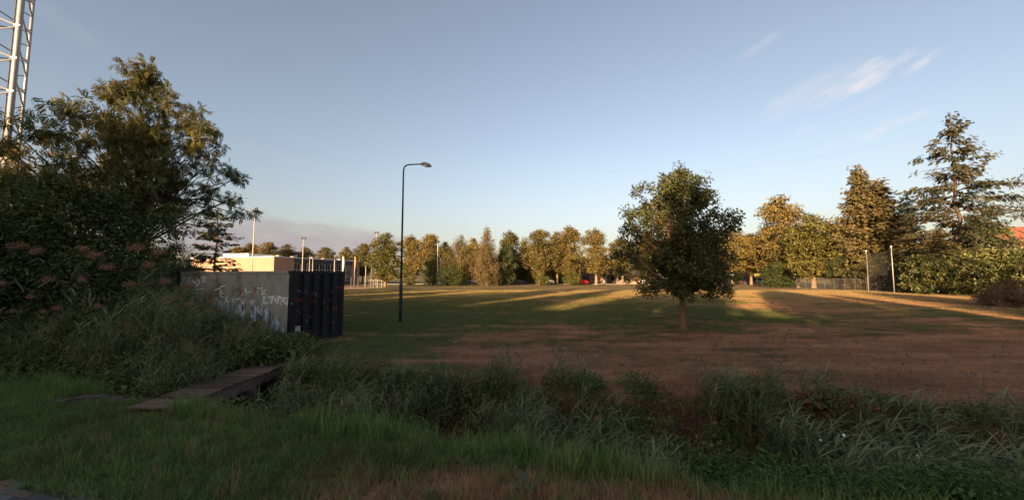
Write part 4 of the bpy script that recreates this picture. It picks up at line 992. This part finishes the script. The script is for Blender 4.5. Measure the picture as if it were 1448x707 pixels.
# cars by the terrace
def car(px, D, label, paint, rz=0, length=4.2):
    c = thing('parked_car', label, 'car', (X(px, D), D, 0), rz, 'cars parked by the terrace')
    prof = [(-2.05, .35), (-2.1, .62), (-1.95, .85), (-1.2, .95), (-.65, 1.38), (.15, 1.46), (1.15, 1.40), (1.75, 1.0), (2.05, .9), (2.1, .45), (2.0, .32)]
    b = MB(); n = len(prof)
    for y_, k in ((-.86, 1), (.86, 1)):
        for x_, z in prof: b.v.append((x_, y_ * (.8 if z > 1.1 else 1), z))
    b.f.append(tuple(range(n))); b.f.append(tuple(reversed(range(n, 2 * n))))
    for i in range(n): j = (i + 1) % n; b.f.append((i, i + n, j + n, j))
    obj('body', b, paint, c, bevel=.05)
    for sg in (-1, 1):
        y0, y1 = sorted((sg * .80, sg * .74))
        g = MB()
        for p4 in ([(-1.05, .97), (-.6, 1.32), (.15, 1.38), (.15, .97)], [(.22, .97), (.22, 1.38), (1.05, 1.33), (1.45, .99)]):
            g.quad(*[(x_, sg * (.875 - (.16 if z > 1.1 else 0)), z) for x_, z in p4])
        obj('side_window', g, glass, c)
    obj('windscreen', MB().quad((-1.17, -.74, .985), (-1.17, .74, .985), (-.70, .64, 1.365), (-.70, -.64, 1.365)), glass, c)
    for x_ in (-1.3, 1.3):
        for sg in (-1, 1):
            wl = put('wheel', None, c, (x_, sg * .78, .32), (R(90), 0, 0)); 
            obj('tyre', MB().lathe([(.32, -.1), (.32, .1)], 14), mat('tyre', (.02, .02, .02), .9), wl, True)
            obj('rim', MB().lathe([(.2, -.115), (.2, .115)], 10), steel, wl, True)
    for sg in (-1, 1): obj('headlight', MB().box(-2.12, -2.0, sg * .62 - .14, sg * .62 + .14, .62, .76), white_p, c); obj('tail_light', MB().box(2.03, 2.12, sg * .68 - .1, sg * .68 + .1, .68, .84), mat('tail_red', (.4, .02, .02), .4), c)
    return c
car_paint = lambda n, c: mat(n, c, .25, metallic=.2, var=.05, spec=.6)
car(821, 106, 'bright red car parked under the tallest lime', car_paint('car_red', (.62, .03, .025)), R(8))
car(774, 108, 'small silver-white car parked between two limes', car_paint('car_silver', (.55, .55, .55)), R(0))
car(733, 108, 'dark grey car parked right of the dark dense evergreen', car_paint('car_grey', (.05, .055, .065)), 0)
car(698, 109, 'black car parked right of the rust-coloured birch', car_paint('car_black', (.02, .02, .025)), 0)
car(664, 110, 'pale blue car parked left of the rust-coloured birch', car_paint('car_blue', (.12, .17, .24)), 0)
# street along the houses, with a kerb
structure(obj('road', MB().box(-70, 45, 110.5, 116, -.3, .006), mat('asphalt', (.05, .05, .052), .9, bump=.3)))
structure(obj('pavement', MB().box(-70, 45, 109.2, 110.35, -.3, .12), mat('paving_slab', (.24, .22, .2), .9)))
structure(obj('kerb', MB().box(-70, 45, 110.353, 110.497, -.3, .125), concrete))
# clay strip before the sports building (pale court)
structure(obj('court', MB().box(-62, -28, 70, 82, -.2, .008), mat('court_sand', (.36, .22, .13), .95, scale=.8)))

# ------------------------------------------------------------------ scattering helpers (grass, reeds, ditch plants)
PROTO = {}
def proto_coll(name, meshes):
    c = bpy.data.collections.new(name)
    for i, me in enumerate(meshes):
        o = bpy.data.objects.new('%s_%02d' % (name, i), me); c.objects.link(o)
    PROTO[name] = c; return c
def scatter(name, pts, rz, scale, idx, coll, tilt=None):
    me = bpy.data.meshes.new(name); n = len(pts)
    me.vertices.add(n); me.vertices.foreach_set('co', np.asarray(pts, np.float32).ravel())
    for nm, ty_, arr in (('rz', 'FLOAT', rz), ('sc', 'FLOAT', scale), ('idx', 'INT', idx)):
        a = me.attributes.new(nm, ty_, 'POINT'); a.data.foreach_set('value', np.asarray(arr, np.float32 if ty_ == 'FLOAT' else np.int32))
    o = put(name, me); ng = bpy.data.node_groups.new(name + '_scatter', 'GeometryNodeTree')
    ng.interface.new_socket('Geometry', in_out='INPUT', socket_type='NodeSocketGeometry'); ng.interface.new_socket('Geometry', in_out='OUTPUT', socket_type='NodeSocketGeometry')
    gi = ng.nodes.new('NodeGroupInput'); go = ng.nodes.new('NodeGroupOutput'); ip = ng.nodes.new('GeometryNodeInstanceOnPoints')
    ci = ng.nodes.new('GeometryNodeCollectionInfo'); ci.inputs['Collection'].default_value = coll; ci.inputs['Separate Children'].default_value = True; ci.inputs['Reset Children'].default_value = True
    def attr(nm, ty_):
        a = ng.nodes.new('GeometryNodeInputNamedAttribute'); a.data_type = ty_; a.inputs['Name'].default_value = nm; return a.outputs['Attribute']
    cx = ng.nodes.new('ShaderNodeCombineXYZ'); ng.links.new(attr('rz', 'FLOAT'), cx.inputs[2])
    ng.links.new(gi.outputs[0], ip.inputs['Points']); ng.links.new(ci.outputs[0], ip.inputs['Instance']); ip.inputs['Pick Instance'].default_value = True
    ng.links.new(attr('idx', 'INT'), ip.inputs['Instance Index']); ng.links.new(cx.outputs[0], ip.inputs['Rotation']); ng.links.new(attr('sc', 'FLOAT'), ip.inputs['Scale'])
    ng.links.new(ip.outputs[0], go.inputs[0])
    md = o.modifiers.new('scatter', 'NODES'); md.node_group = ng
    return stuff(o)

def blades(name, rng, n, rad, hmin, hmax, wid, m, lean=.45, seg=4, wind=(0, 0)):
    """A tuft of n grass blades, each a bent tapering ribbon."""
    a = rng.random(n) * 6.283; r = rad * np.sqrt(rng.random(n)); base = np.stack([np.cos(a) * r, np.sin(a) * r, np.zeros(n)], 1)
    hgt = hmin + (hmax - hmin) * rng.random(n) ** 1.3; d = rng.random(n) * 6.283; bend = lean * (.3 + rng.random(n)) * hgt
    dirx = np.stack([np.cos(d) * bend + wind[0] * hgt, np.sin(d) * bend + wind[1] * hgt, np.zeros(n)], 1)
    side = np.stack([-np.sin(d), np.cos(d), np.zeros(n)], 1); wv_ = wid * (.6 + .8 * rng.random(n))
    V = []; 
    for s_ in range(seg + 1):
        t = s_ / seg; c = base + dirx * (t ** 2) + np.array((0, 0, 1.)) * (hgt * (t - .18 * t ** 3))[:, None]
        ww = (wv_ * (1 - t ** 1.6) * .5 + .0004)[:, None] * side
        V += [c - ww, c + ww]
    V = np.stack(V, 1); k = 2 * (seg + 1); F = np.array([(2 * i, 2 * i + 1, 2 * i + 3, 2 * i + 2) for i in range(seg)])
    faces = (F[None] + (np.arange(n) * k)[:, None, None]).reshape(-1, 4)
    tint = rng.random(n); return np_mesh(name, V.reshape(-1, 3), faces, m, np.repeat(tint, k))

def reed_parts(rng, h, nleaf, m_leaf, m_plume=None, wind=.35, leafL=.42):
    """Stem, leaves and (perhaps) plume of one common reed, leaves swept towards +x."""
    st = MB(); top = Vector((wind * h * .35, rng.normal(0, .05 * h), h)); c1 = Vector((wind * h * .06, 0, h * .5))
    pts = [Vector((0, 0, 0)), Vector((.01, 0, h * .25)), c1, c1.lerp(top, .55) + Vector((0, 0, .03 * h)), top]
    st.tube(pts, [.006, .006, .005, .004, .002], 4, cap=False)
    V = []; F = []; T = []
    for i in range(nleaf):
        t = .18 + .8 * (i + rng.random() * .5) / nleaf; k = min(int(t * 4), 3); p = pts[k].lerp(pts[k + 1], t * 4 - k)
        a = rng.normal(0, .8) + (math.pi if rng.random() < .22 else 0); d = np.array((math.cos(a), math.sin(a), 0)); s_ = np.array((-d[1], d[0], 0.15))
        L = leafL * (.6 + .7 * rng.random()); w_ = .0125 * (.7 + .6 * rng.random()); n0 = len(V); tn = rng.random(); up = .6 + .6 * rng.random(); dr = .25 + .75 * rng.random()
        for q in range(6):
            u = q / 5; c = np.array(p) + d * L * u * (1 - .12 * u) + np.array((0, 0, L * (up * u - dr * u * u))); ww = w_ * (1 - u) ** .7 * (.5 + min(1, u * 5) * .5)
            V += [c - s_ * ww, c + s_ * ww]; T += [tn, tn]
        F += [(n0 + 2 * q, n0 + 2 * q + 1, n0 + 2 * q + 3, n0 + 2 * q + 2) for q in range(5)]
    lv = np_mesh('reed_leaves', np.array(V), np.array(F), m_leaf, np.array(T))
    pl = None
    if m_plume is not None:
        n = 200; u = rng.random(n) ** .8; C = np.array(top) + np.stack([u * .16 + rng.normal(0, .018, n), rng.normal(0, .018, n) + u * 0, .02 + .14 * u - .12 * u * u], 1)
        C += rng.normal(0, 1, (n, 3)) * (.034 * np.sin(np.pi * np.clip(u, .1, .95)))[:, None]
        A = np.stack([.8 + rng.normal(0, .4, n), rng.normal(0, .5, n), -.2 + rng.normal(0, .5, n)], 1)
        pl = leaves('reed_plume', C, A, rng.normal(0, 1, (n, 3)), .04, .008, rng.random(n), m_plume)
    return st.mesh('reed_stem', L_REED), lv, pl
def reed_joined(rng, h, nleaf, count=5, rad=.25, wind=.35, leafL=.42):
    """A clump of reeds as one mesh (for the reed bed)."""
    VV = []; FF = []; TT = []; off = 0
    for c in range(count):
        hh_ = h * (.65 + .45 * rng.random()); a = rng.random() * 6.28; r = rad * rng.random() ** .5; ox, oy = r * math.cos(a), r * math.sin(a)
        _, lv, _ = reed_parts(rng, hh_, nleaf, L_REED, None, wind * (.5 + rng.random()), leafL)
        n = len(lv.vertices); co = np.empty(n * 3, np.float32); lv.vertices.foreach_get('co', co); co = co.reshape(-1, 3) + np.array((ox, oy, 0)); VV.append(co)
        fi = np.empty(len(lv.loops), np.int32); lv.loops.foreach_get('vertex_index', fi); FF.append(fi.reshape(-1, 4) + off)
        ti = np.empty(n, np.float32); lv.attributes['tint'].data.foreach_get('value', ti); TT.append(ti); off += n
        bpy.data.meshes.remove(lv)
        st = np.array([(ox - .005, oy, 0), (ox + .005, oy, 0), (ox + .005 + wind * hh_ * .3, oy, hh_), (ox - .003 + wind * hh_ * .3, oy, hh_)]); VV.append(st); FF.append(np.array([(0, 1, 2, 3)]) + off); TT.append(np.full(4, .35)); off += 4
    return np_mesh('reed_clump', np.concatenate(VV), np.concatenate(FF), L_REED, np.concatenate(TT))
def leafy(name, rng, n, h, rad, L, asp, m, tmpl=T_FOLD):
    """A low leafy clump (brambles, nettles)."""
    a = rng.random(n) * 6.283; r = rad * rng.random(n) ** .6; z = h * rng.random(n) ** .8 * (1 - .4 * (r / rad))
    C = np.stack([np.cos(a) * r, np.sin(a) * r, z], 1); A = np.stack([np.cos(a), np.sin(a), rng.normal(0, .4, n)], 1) + rng.normal(0, .5, (n, 3))
    N = np.array((0, 0, 1.)) + rng.normal(0, .5, (n, 3)); LL = L * (.6 + .7 * rng.random(n)); return leaves(name, C, A, N, LL, LL * asp, rng.random(n), m, tmpl)

rng = np.random.default_rng(4)
P_LEAF = proto_coll('fallen_leaf', [leafy('fl%d' % k, rng, 3, .015, .12, .06, .7, L_RUST, T_KITE) for k in range(3)])
P_LAWN = proto_coll('lawn_tuft', [blades('lt%d' % k, rng, 30, .10, .02, .055, .005, L_LAWN, .9, 2) for k in range(5)])
P_GRASS = proto_coll('grass_tuft', [blades('gt%d' % k, rng, 26, .09, .05, .15, .006, L_GRASS, .7, 3) for k in range(5)])
P_MIX = proto_coll('rough_tuft', [blades('rt%d' % k, rng, 26, .12, .05, .17, .0055, L_LAWN, .8, 3) for k in range(4)])
P_TALL = proto_coll('tall_tuft', [blades('tt%d' % k, rng, 24, .14, .18, .50, .010, L_GRASS, .42, 5) for k in range(5)])
P_STRAW = proto_coll('straw_tuft', [blades('st%d' % k, rng, 14, .12, .10, .45, .005, L_STRAW, .5, 4) for k in range(3)])
P_REED = proto_coll('reed_clumps', [reed_joined(rng, 2.1, 16, 7, .3) for k in range(5)])
P_SREED = proto_coll('short_reed_clumps', [reed_joined(rng, 1.0, 12, 8, .3, .35, .36) for k in range(5)])
P_BRAM = proto_coll('bramble_clumps', [leafy('bc%d' % k, rng, 150, .55, .45, .075, .6, L_BRAMB if k < 5 else L_BRED) for k in range(6)])
P_NETT = proto_coll('nettle_clumps', [leafy('nc%d' % k, rng, 200, .65, .32, .055, .45, L_NETTLE) for k in range(4)])

def in_path(x, y): return y < path_edge(x)
def seen(x, y, m=1.06): return (np.abs(x) < (y + .6) * 1.392 * m + .4)
def sample(n, x0, x1, y0, y1, keep):
    x = rng.uniform(x0, x1, n); y = rng.uniform(y0, y1, n); k = keep(x, y); return x[k], y[k]
def on_bridge(x, y):
    dx, dy = x - A0.x, y - A0.y; c, s_ = math.cos(ang), math.sin(ang); u = dx * c + dy * s_; v = -dx * s_ + dy * c
    rx, ry = x - rp_.x, y - rp_.y; cr, sr = math.cos(ra), math.sin(ra); ru = rx * cr + ry * sr; rv = -rx * sr + ry * cr
    return ((u > -.35) & (u < blen + .35) & (v > -.04) & (v < wdt + .04)) | ((np.abs(ru - .2) < 1.25) & (np.abs(rv) < .30))
def in_cont(x, y):
    dx, dy = x - CO.x, y - CO.y; c, s_ = math.cos(cang), math.sin(cang); u = dx * c + dy * s_; v = -dx * s_ + dy * c
    return (u > -.1) & (u < CW + .1) & (v > -.05) & (v < CL + .1)
def do(name, x, y, coll, nk, smin, smax, dz=0.0, rzr=None):
    n = len(x); z = ground_z(x, y) + dz
    return scatter(name, np.stack([x, y, z], 1), (rng.random(n) * 6.283 if rzr is None else rng.normal(rzr[0], rzr[1], n)), rng.uniform(smin, smax, n), rng.integers(0, nk, n), coll)
# near verge: short mixed grass
x, y = sample(16000, -12, 9, 2.3, 9.2, lambda x, y: (y < ditch_near(x) + .5) & (y > path_edge(x) - .1) & seen(x, y) & ~on_bridge(x, y))
dryness = np.array([mnoise.noise(Vector((a * .7, b * .7, 3))) for a, b in zip(x, y)]) + .45 * 1.6 * smoothstep(-3.8, -.5, x) * (1 - smoothstep(-.55, -.15, y - ditch_near(x)))
k = dryness < .36 + rng.normal(0, .30, len(x))
do('verge_grass', x[k], y[k], P_GRASS, 5, .5, 1.15); do('verge_rough_grass', x[~k], y[~k], P_MIX, 4, .6, 1.2)
# grass creeping over the path edge
x, y = sample(1500, -9, 2, 2.2, 6, lambda x, y: (np.abs(y - path_edge(x) + .05) < .16 * rng.random(len(x)) ** .5) & seen(x, y))
do('path_edge_grass', x, y, P_GRASS, 5, .4, .8)
# tall grass along the near edge of the ditch
x, y = sample(16000, -13, 9, 1.5, 11, lambda x, y: (np.abs(y - ditch_near(x) - .15) < .28 + .22 * np.sin(x * 1.9)) & seen(x, y) & ~on_bridge(x, y) & (rng.random(len(x)) < .55))
do('tall_verge_grass', x, y, P_TALL, 5, .55, 1.15)
x, y = sample(3200, -12, 9, 2.5, 8.5, lambda x, y: (y < ditch_near(x)) & (y > path_edge(x) + .2) & seen(x, y) & (rng.random(len(x)) < .35) & ~on_bridge(x, y))
do('scattered_tall_grass', x, y, P_TALL, 5, .35, .75)
x, y = sample(2600, -7, 10, 2.5, 11, lambda x, y: seen(x, y) & (y > path_edge(x) + .2) & (rng.random(len(x)) < .5) & ~on_bridge(x, y) & ~in_cont(x, y))
do('straw_grass', x, y, P_STRAW, 3, .4, 1.0)
x, y = sample(900, -9, 7, 2.5, 8.5, lambda x, y: (y < ditch_near(x) + .2) & (y > path_edge(x) + .1) & seen(x, y) & ~on_bridge(x, y))
do('verge_weeds', x, y, P_NETT, 4, .14, .34, -.01)
# ditch sides and bottom
x, y = sample(9000, -6.2, 13, 1.5, 11.2, lambda x, y: (y > ditch_near(x) + .35) & (y < ditch_far(x) + .05) & seen(x, y) & ~on_bridge(x, y))
nz = np.array([mnoise.noise(Vector((a * .8, b * .8, 9))) for a, b in zip(x, y)])
k = nz > -.05; i_ = rng.random(len(x)) < .22
o_ = do('ditch_brambles', x[k & i_], y[k & i_], P_BRAM, 6, .55, 1.05, -.05)
k2 = (~k) & i_; do('ditch_nettles', x[k2], y[k2], P_NETT, 4, .55, 1.1, -.05)
k3 = rng.random(len(x)) < .30; do('ditch_grass', x[k3], y[k3], P_TALL, 5, .5, 1.1)
k4 = rng.random(len(x)) < .10; do('ditch_straw', x[k4], y[k4], P_STRAW, 3, .8, 1.5)
# short reeds in the ditch, in drifts
x, y = sample(2600, -5.6, 13, 2, 10.5, lambda x, y: (y > ditch_near(x) + .7) & (y < ditch_far(x) - .1) & seen(x, y))
nz = np.array([mnoise.noise(Vector((a * .45 + 7, b * .45, 2))) for a, b in zip(x, y)]) + .30 * np.exp(-((x + 4.6) / 1.3) ** 2) + .25 * np.exp(-((x - 3.6) / 1.3) ** 2) + .35 * np.exp(-((x - 8.3) / 1.6) ** 2)
k = (nz > .0) & (rng.random(len(x)) < .34); do('ditch_reeds', x[k], y[k], P_SREED, 5, .7, 1.1, -.05, (0., .5))
# bindweed/nettle patch bottom right
x, y = sample(900, 3.2, 7.5, 3.0, 6.4, lambda x, y: (y > ditch_near(x) + .3) & (y < ditch_near(x) + 1.9) & (rng.random(len(x)) < .45)); do('nettle_patch', x, y, P_NETT, 4, .8, 1.25)
x, y = sample(700, 5.2, 11, 1.8, 6.0, lambda x, y: (y > ditch_near(x) + .1) & (y < ditch_near(x) + 2.2) & seen(x, y, 1.15)); do('corner_tall_grass', x, y, P_TALL, 5, 1.1, 1.9, -.05)
k = rng.random(len(x)) < .3; do('corner_reeds', x[k], y[k], P_SREED, 5, .8, 1.1, -.05, (0, .6))
# the big reed bed left of the bridge
def bed(x, y): return (y > ditch_near(x) + .5) & (y < ditch_far(x) + 1.6 + .3 * np.clip(-x - 8, 0, 6)) & ~on_bridge(x, y) & ~in_cont(x, y)
x, y = sample(1500, -24, -6.2, 7.0, 19, lambda x, y: bed(x, y) & (x < -6.9 - .22 * np.clip(y - 9.5, -2, 3)) & (rng.random(len(x)) < .75))
TOPY = ([-400, 0, 60, 120, 200, 235, 262, 300, 345, 400, 430], [343, 350, 348, 350, 354, 388, 406, 418, 433, 452, 500])
def cap(x, y, z):                      # height left below the outline the bed has in the photograph
    d = y * math.cos(TILT); px = CX + F_PX * x / d
    return np.maximum(.25, CAM_H + (390.5 - np.interp(px, *TOPY)) * y / F_PX - z)
sc_ = .62 + .42 * smoothstep(.3, 2.2, y - ditch_near(x)) * smoothstep(-6.8, -9.6, x) 
n = len(x); scatter('reed_bed', np.stack([x, y, ground_z(x, y)], 1), rng.normal(0, .6, n), np.minimum(sc_ * rng.uniform(.85, 1.12, n) * 1.25, cap(x, y, ground_z(x, y)) / 2.15 * rng.uniform(.75, 1.0, n)), rng.integers(0, 5, n), P_REED)
x, y = sample(3800, -22, -6.3, 6.8, 15, lambda x, y: (y > ditch_near(x) + .35) & bed(x, y) & (rng.random(len(x)) < .5))
zoff_ = rng.random(len(x)) * (1.5 * smoothstep(.3, 1.8, y - ditch_near(x))) * smoothstep(-7.2, -9.5, x)
zoff_ = np.minimum(zoff_ * 1.4, np.maximum(0, cap(x, y, ground_z(x, y)) - .9) * rng.random(len(x)))
n = len(x); scatter('reed_bed_brambles', np.stack([x, y, ground_z(x, y) + zoff_], 1), rng.random(n) * 6.28, rng.uniform(.8, 1.5, n), rng.integers(0, 5, n), P_BRAM)
x, y = sample(1500, -22, -6.3, 6.8, 15, lambda x, y: (y > ditch_near(x) + .5) & bed(x, y) & (rng.random(len(x)) < .5))
zo = np.maximum(0, np.minimum(1.7, cap(x, y, ground_z(x, y)) - .5)) * rng.random(len(x)); n = len(x)
scatter('reed_bed_dry_stems', np.stack([x, y, ground_z(x, y) + zo], 1), rng.random(n) * 6.28, rng.uniform(.7, 1.4, n), rng.integers(0, 3, n), P_STRAW)
# low growth at the foot of the container's long side
x, y = sample(2500, -14, -6.6, 10.2, 15, lambda x, y: bed(x, y) | ((y > ditch_far(x) - .2) & (y < ditch_far(x) + 1.8) & ~in_cont(x, y)) ); k = (rng.random(len(x)) < .35) & ~on_bridge(x, y)
do('container_foot_growth', x[k], y[k], P_BRAM, 5, .8, 1.3)
# lawn beyond: fine tufts thinning with distance
def lawn(n, y0, y1, s0, s1, nm, coll=P_LAWN, k=5):
    x, y = sample(n, -30, 62, y0, y1, lambda x, y: (y > ditch_far(x) - .05) & seen(x, y, 1.02) & ~in_cont(x, y) & ~on_bridge(x, y)); do(nm, x, y, coll, k, s0, s1)
lawn(42000, 6, 14, .8, 1.4, 'lawn_near'); lawn(60000, 14, 27, 1.3, 2.2, 'lawn_middle'); lawn(70000, 27, 62, 2.2, 4.0, 'lawn_far')
x, y = sample(2600, -7, 30, 8, 24, lambda x, y: (y > ditch_far(x) + .1) & seen(x, y) & (np.array([mnoise.noise(Vector((a * .5, b * .8, 5))) for a, b in zip(x, y)]) > .32) & ~in_cont(x, y)); do('lawn_weeds', x, y, P_GRASS, 5, .5, .9)
x, y = sample(2600, -6, 26, 7, 24, lambda x, y: (y > ditch_far(x) + .1) & seen(x, y) & ~in_cont(x, y) & (rng.random(len(x)) < .25 + .75 * np.exp(-((x - op.x) ** 2 + (y - op.y) ** 2) / 14.)))
do('fallen_leaves', x, y, P_LEAF, 3, .8, 1.5, .035)
x, y = sample(5200, -7, 34, 8, 30, lambda x, y: (y > ditch_far(x) + .1) & seen(x, y) & ~in_cont(x, y) & (np.array([mnoise.noise(Vector((a * .8 + 4, b * 1.1, 8))) for a, b in zip(x, y)]) > .12)); do('rough_lawn_tufts', x, y, P_MIX, 4, .6, 1.2)
# overhanging fringe on the far bank
x, y = sample(5000, -7, 14, 3, 11, lambda x, y: (np.abs(y - ditch_far(x)) < .22) & seen(x, y) & ~on_bridge(x, y)); do('far_bank_fringe', x, y, P_MIX, 4, .8, 1.6)
k = rng.random(len(x)) < .18; do('far_bank_brambles', x[k], y[k] - .15, P_BRAM, 6, .45, .8, -.1)

# plumed reeds as single plants
rparts = [reed_parts(rng, 2.25, 13, L_REED, L_PLUME) for _ in range(4)]
spots = []
for px, py, D in [(20, 348, 11), (52, 355, 10.6), (100, 352, 10.8), (128, 360, 10.4), (150, 378, 10), (185, 350, 11.2), (208, 352, 10.8), (212, 374, 10.2), (240, 398, 10.1), (262, 404, 10.4), (285, 412, 10.5), (300, 425, 10.2),
                  (152, 432, 9.6), (172, 460, 9.6), (205, 485, 9.4), (230, 475, 9.5), (90, 435, 9.7), (68, 440, 9.6), (225, 424, 9.9), (250, 422, 10.1), (270, 430, 10.1), (15, 440, 10), (30, 420, 10.4), (330, 440, 10.9), (127, 515, 9.1), (370, 455, 11.2), (105, 395, 10.3), (60, 395, 10.3), (180, 402, 10.2), (318, 438, 10.8), (290, 440, 10.3), (8, 400, 10.2),
                  (520, 560, 7.2), (570, 565, 7.0), (685, 585, 6.5), (850, 590, 6.2), (910, 560, 7.2), (1130, 605, 5.9), (1020, 600, 6.0)]:
    spots.append((px, py, D))
PL = ['reddish plume before the dark bush at the upper left edge', 'plume high up, second from the left edge', 'plume high up above the middle of the reed bed', 'topmost plume left of the feathery tree trunk', 'plume just below the topmost ones, under the tree trunk', 'topmost plume, straight under the feathery tree', 'topmost plume right of the feathery tree trunk', 'plume hanging below the topmost right-hand ones',
  'plume at the left end of the container top', 'plume before the left tag on the container side', 'large plume right of the left tag on the container', 'plume in front of the pale blue graffiti', 'plume in the middle of the bed, above the bridge start', 'plume low in the bed, left of the bridge deck', 'plume close above the near part of the bridge deck', 'plume close above the middle of the bridge deck', 'plume in the left half of the bed, halfway down', 'plume left of that halfway down, over dense leaves',
  'plume left of the container, in its shade', 'plume against the lower left corner of the container side', 'plume under the large one before the container', 'lowest plume at the left edge', 'plume at the left edge, halfway up', 'plume before the middle of the container side', 'lowest plume of all, over the grass left of the bridge', 'plume near the lower right corner of the container side', 'plume a third of the way along the bed, upper half', 'plume left of that in the upper half',
  'plume in the upper half, left of the container', 'plume below the one with the pale blue graffiti', 'low plume under the container side, left part', 'plume touching the left edge, upper third',
  'brown plume in the ditch, leftmost', 'brown plume in the ditch, second from the left', 'brown plume in the ditch before the lamp side of the lawn', 'brown plume at the middle of the ditch', 'brown plume at the far bank below the oak', 'brown plume in the ditch above the green nettles', 'brown plume in the ditch left of the green nettles']
for i, (px, py, D) in enumerate(spots):
    if px < 400: py = max(py, float(np.interp(px, *TOPY)) - 6)
    p = P(px, py, D); z0 = gz(p.x, p.y); s = max(.3, (p.z - z0) / 2.3); a, b, c = rparts[i % 4]; left = px < 400
    r_ = rng.normal(0, .5)
    t = thing('plumed_reed', 'reed with ' + PL[i], 'reed',
              (p.x - .25 * s * math.cos(r_) - .12, p.y - .25 * s * math.sin(r_), z0), r_, 'plumed reeds left of the bridge' if left else 'plumed reeds in the ditch', (s * 1.0, s * 1.0, s))
    put('stem', a, t); put('leaves', b, t); pl = stuff(put('plume', c, t))
    pl.scale = (1, 1, 1)

# broad-leaved dock near the bottom edge
dk = G(741, 694); dk = thing('dock_plant', 'single dock plant with broad pale-green leaves at the bottom edge', 'plant', (dk.x, dk.y, gz(dk.x, dk.y)))
dmat = leaf_mat('dock_leaf', (.075, .10, .05), (.11, .14, .07), .2); drng = random.Random(3)
for a, L, W, up in ((-12, .22, .12, .35), (190, .24, .13, .25), (80, .16, .07, .9), (120, .14, .06, 1.1), (300, .15, .08, .5), (35, .13, .06, .8)):
    b = MB(); n = 7
    for i in range(n + 1):
        t = i / n; w_ = W * math.sin(math.pi * min(1, t * .92 + .06)) ** .7 * .5; z = L * (up * t - .75 * t * t) + .06
        for j in (-1, 0, 1): b.v.append((t * L + .02, j * w_, z - (.012 if j == 0 else 0) + .008 * math.sin(t * 14) * j))
    for i in range(n):
        for j in (0, 1): q = i * 3 + j; b.f.append((q, q + 1, q + 4, q + 3))
    me = b.mesh('leaf', dmat, True); at_ = me.attributes.new('tint', 'FLOAT', 'POINT'); at_.data.foreach_set('value', [drng.random()] * len(me.vertices))
    put('leaf', me, dk, (0, 0, 0), (0, 0, R(a)))
# white bindweed flowers in the ditch, right
bw = MB().lathe([(.004, -.05), (.008, -.02), (.02, .0), (.038, .018), (.036, .02), (.015, .004), (.004, -.01)], 10).mesh('flower', mat('petal_white', (.75, .73, .74), .6, var=.05), True)
for i, (px, py, D, lab) in enumerate([(1193, 615, 5.6, 'white bindweed flower highest up in the green patch of the ditch'), (1297, 645, 5.0, 'white bindweed flower in the ditch, right of the green patch'), (1317, 682, 4.5, 'white bindweed flower nearest the bottom edge'), (1160, 622, 5.6, 'small white bindweed flower at the left of the green patch')]):
    p = P(px, py, D); t = thing('bindweed_flower', lab, 'flower', p, 0, 'bindweed flowers')
    o = put('petals', bw, t, (0, 0, 0), (R(60), 0, R(20 * i - 20)), .55); obj('stem', MB().tube([(0, .03, -.03), (0, .08, -.3), (.02, .1, -.6)], .003, 4), L_REED, t)
# scraps of litter on the lawn
b = MB(); lr = random.Random(2)
for i in range(3):
    b.v += [(lr.uniform(-.06, .06), lr.uniform(-.05, .05), lr.uniform(0, .05)) for _ in range(4)]; b.f += [(4 * i, 4 * i + 1, 4 * i + 2), (4 * i, 4 * i + 2, 4 * i + 3)]
pw = b.mesh('paper', mat('paper', (.6, .6, .58), .8))
for px, py, lab in ((644, 484, 'crumpled white scrap of paper on the lawn right of the lamp'), (688, 452, 'tiny white scrap on the lawn, midway between lamp and oak'), (478, 520, 'white scrap at the ditch edge right of the container')):
    p = G(px, py); tag(put('litter', pw, None, (p.x, p.y, gz(p.x, p.y) + .01)), lab, 'litter', 'scraps of litter')
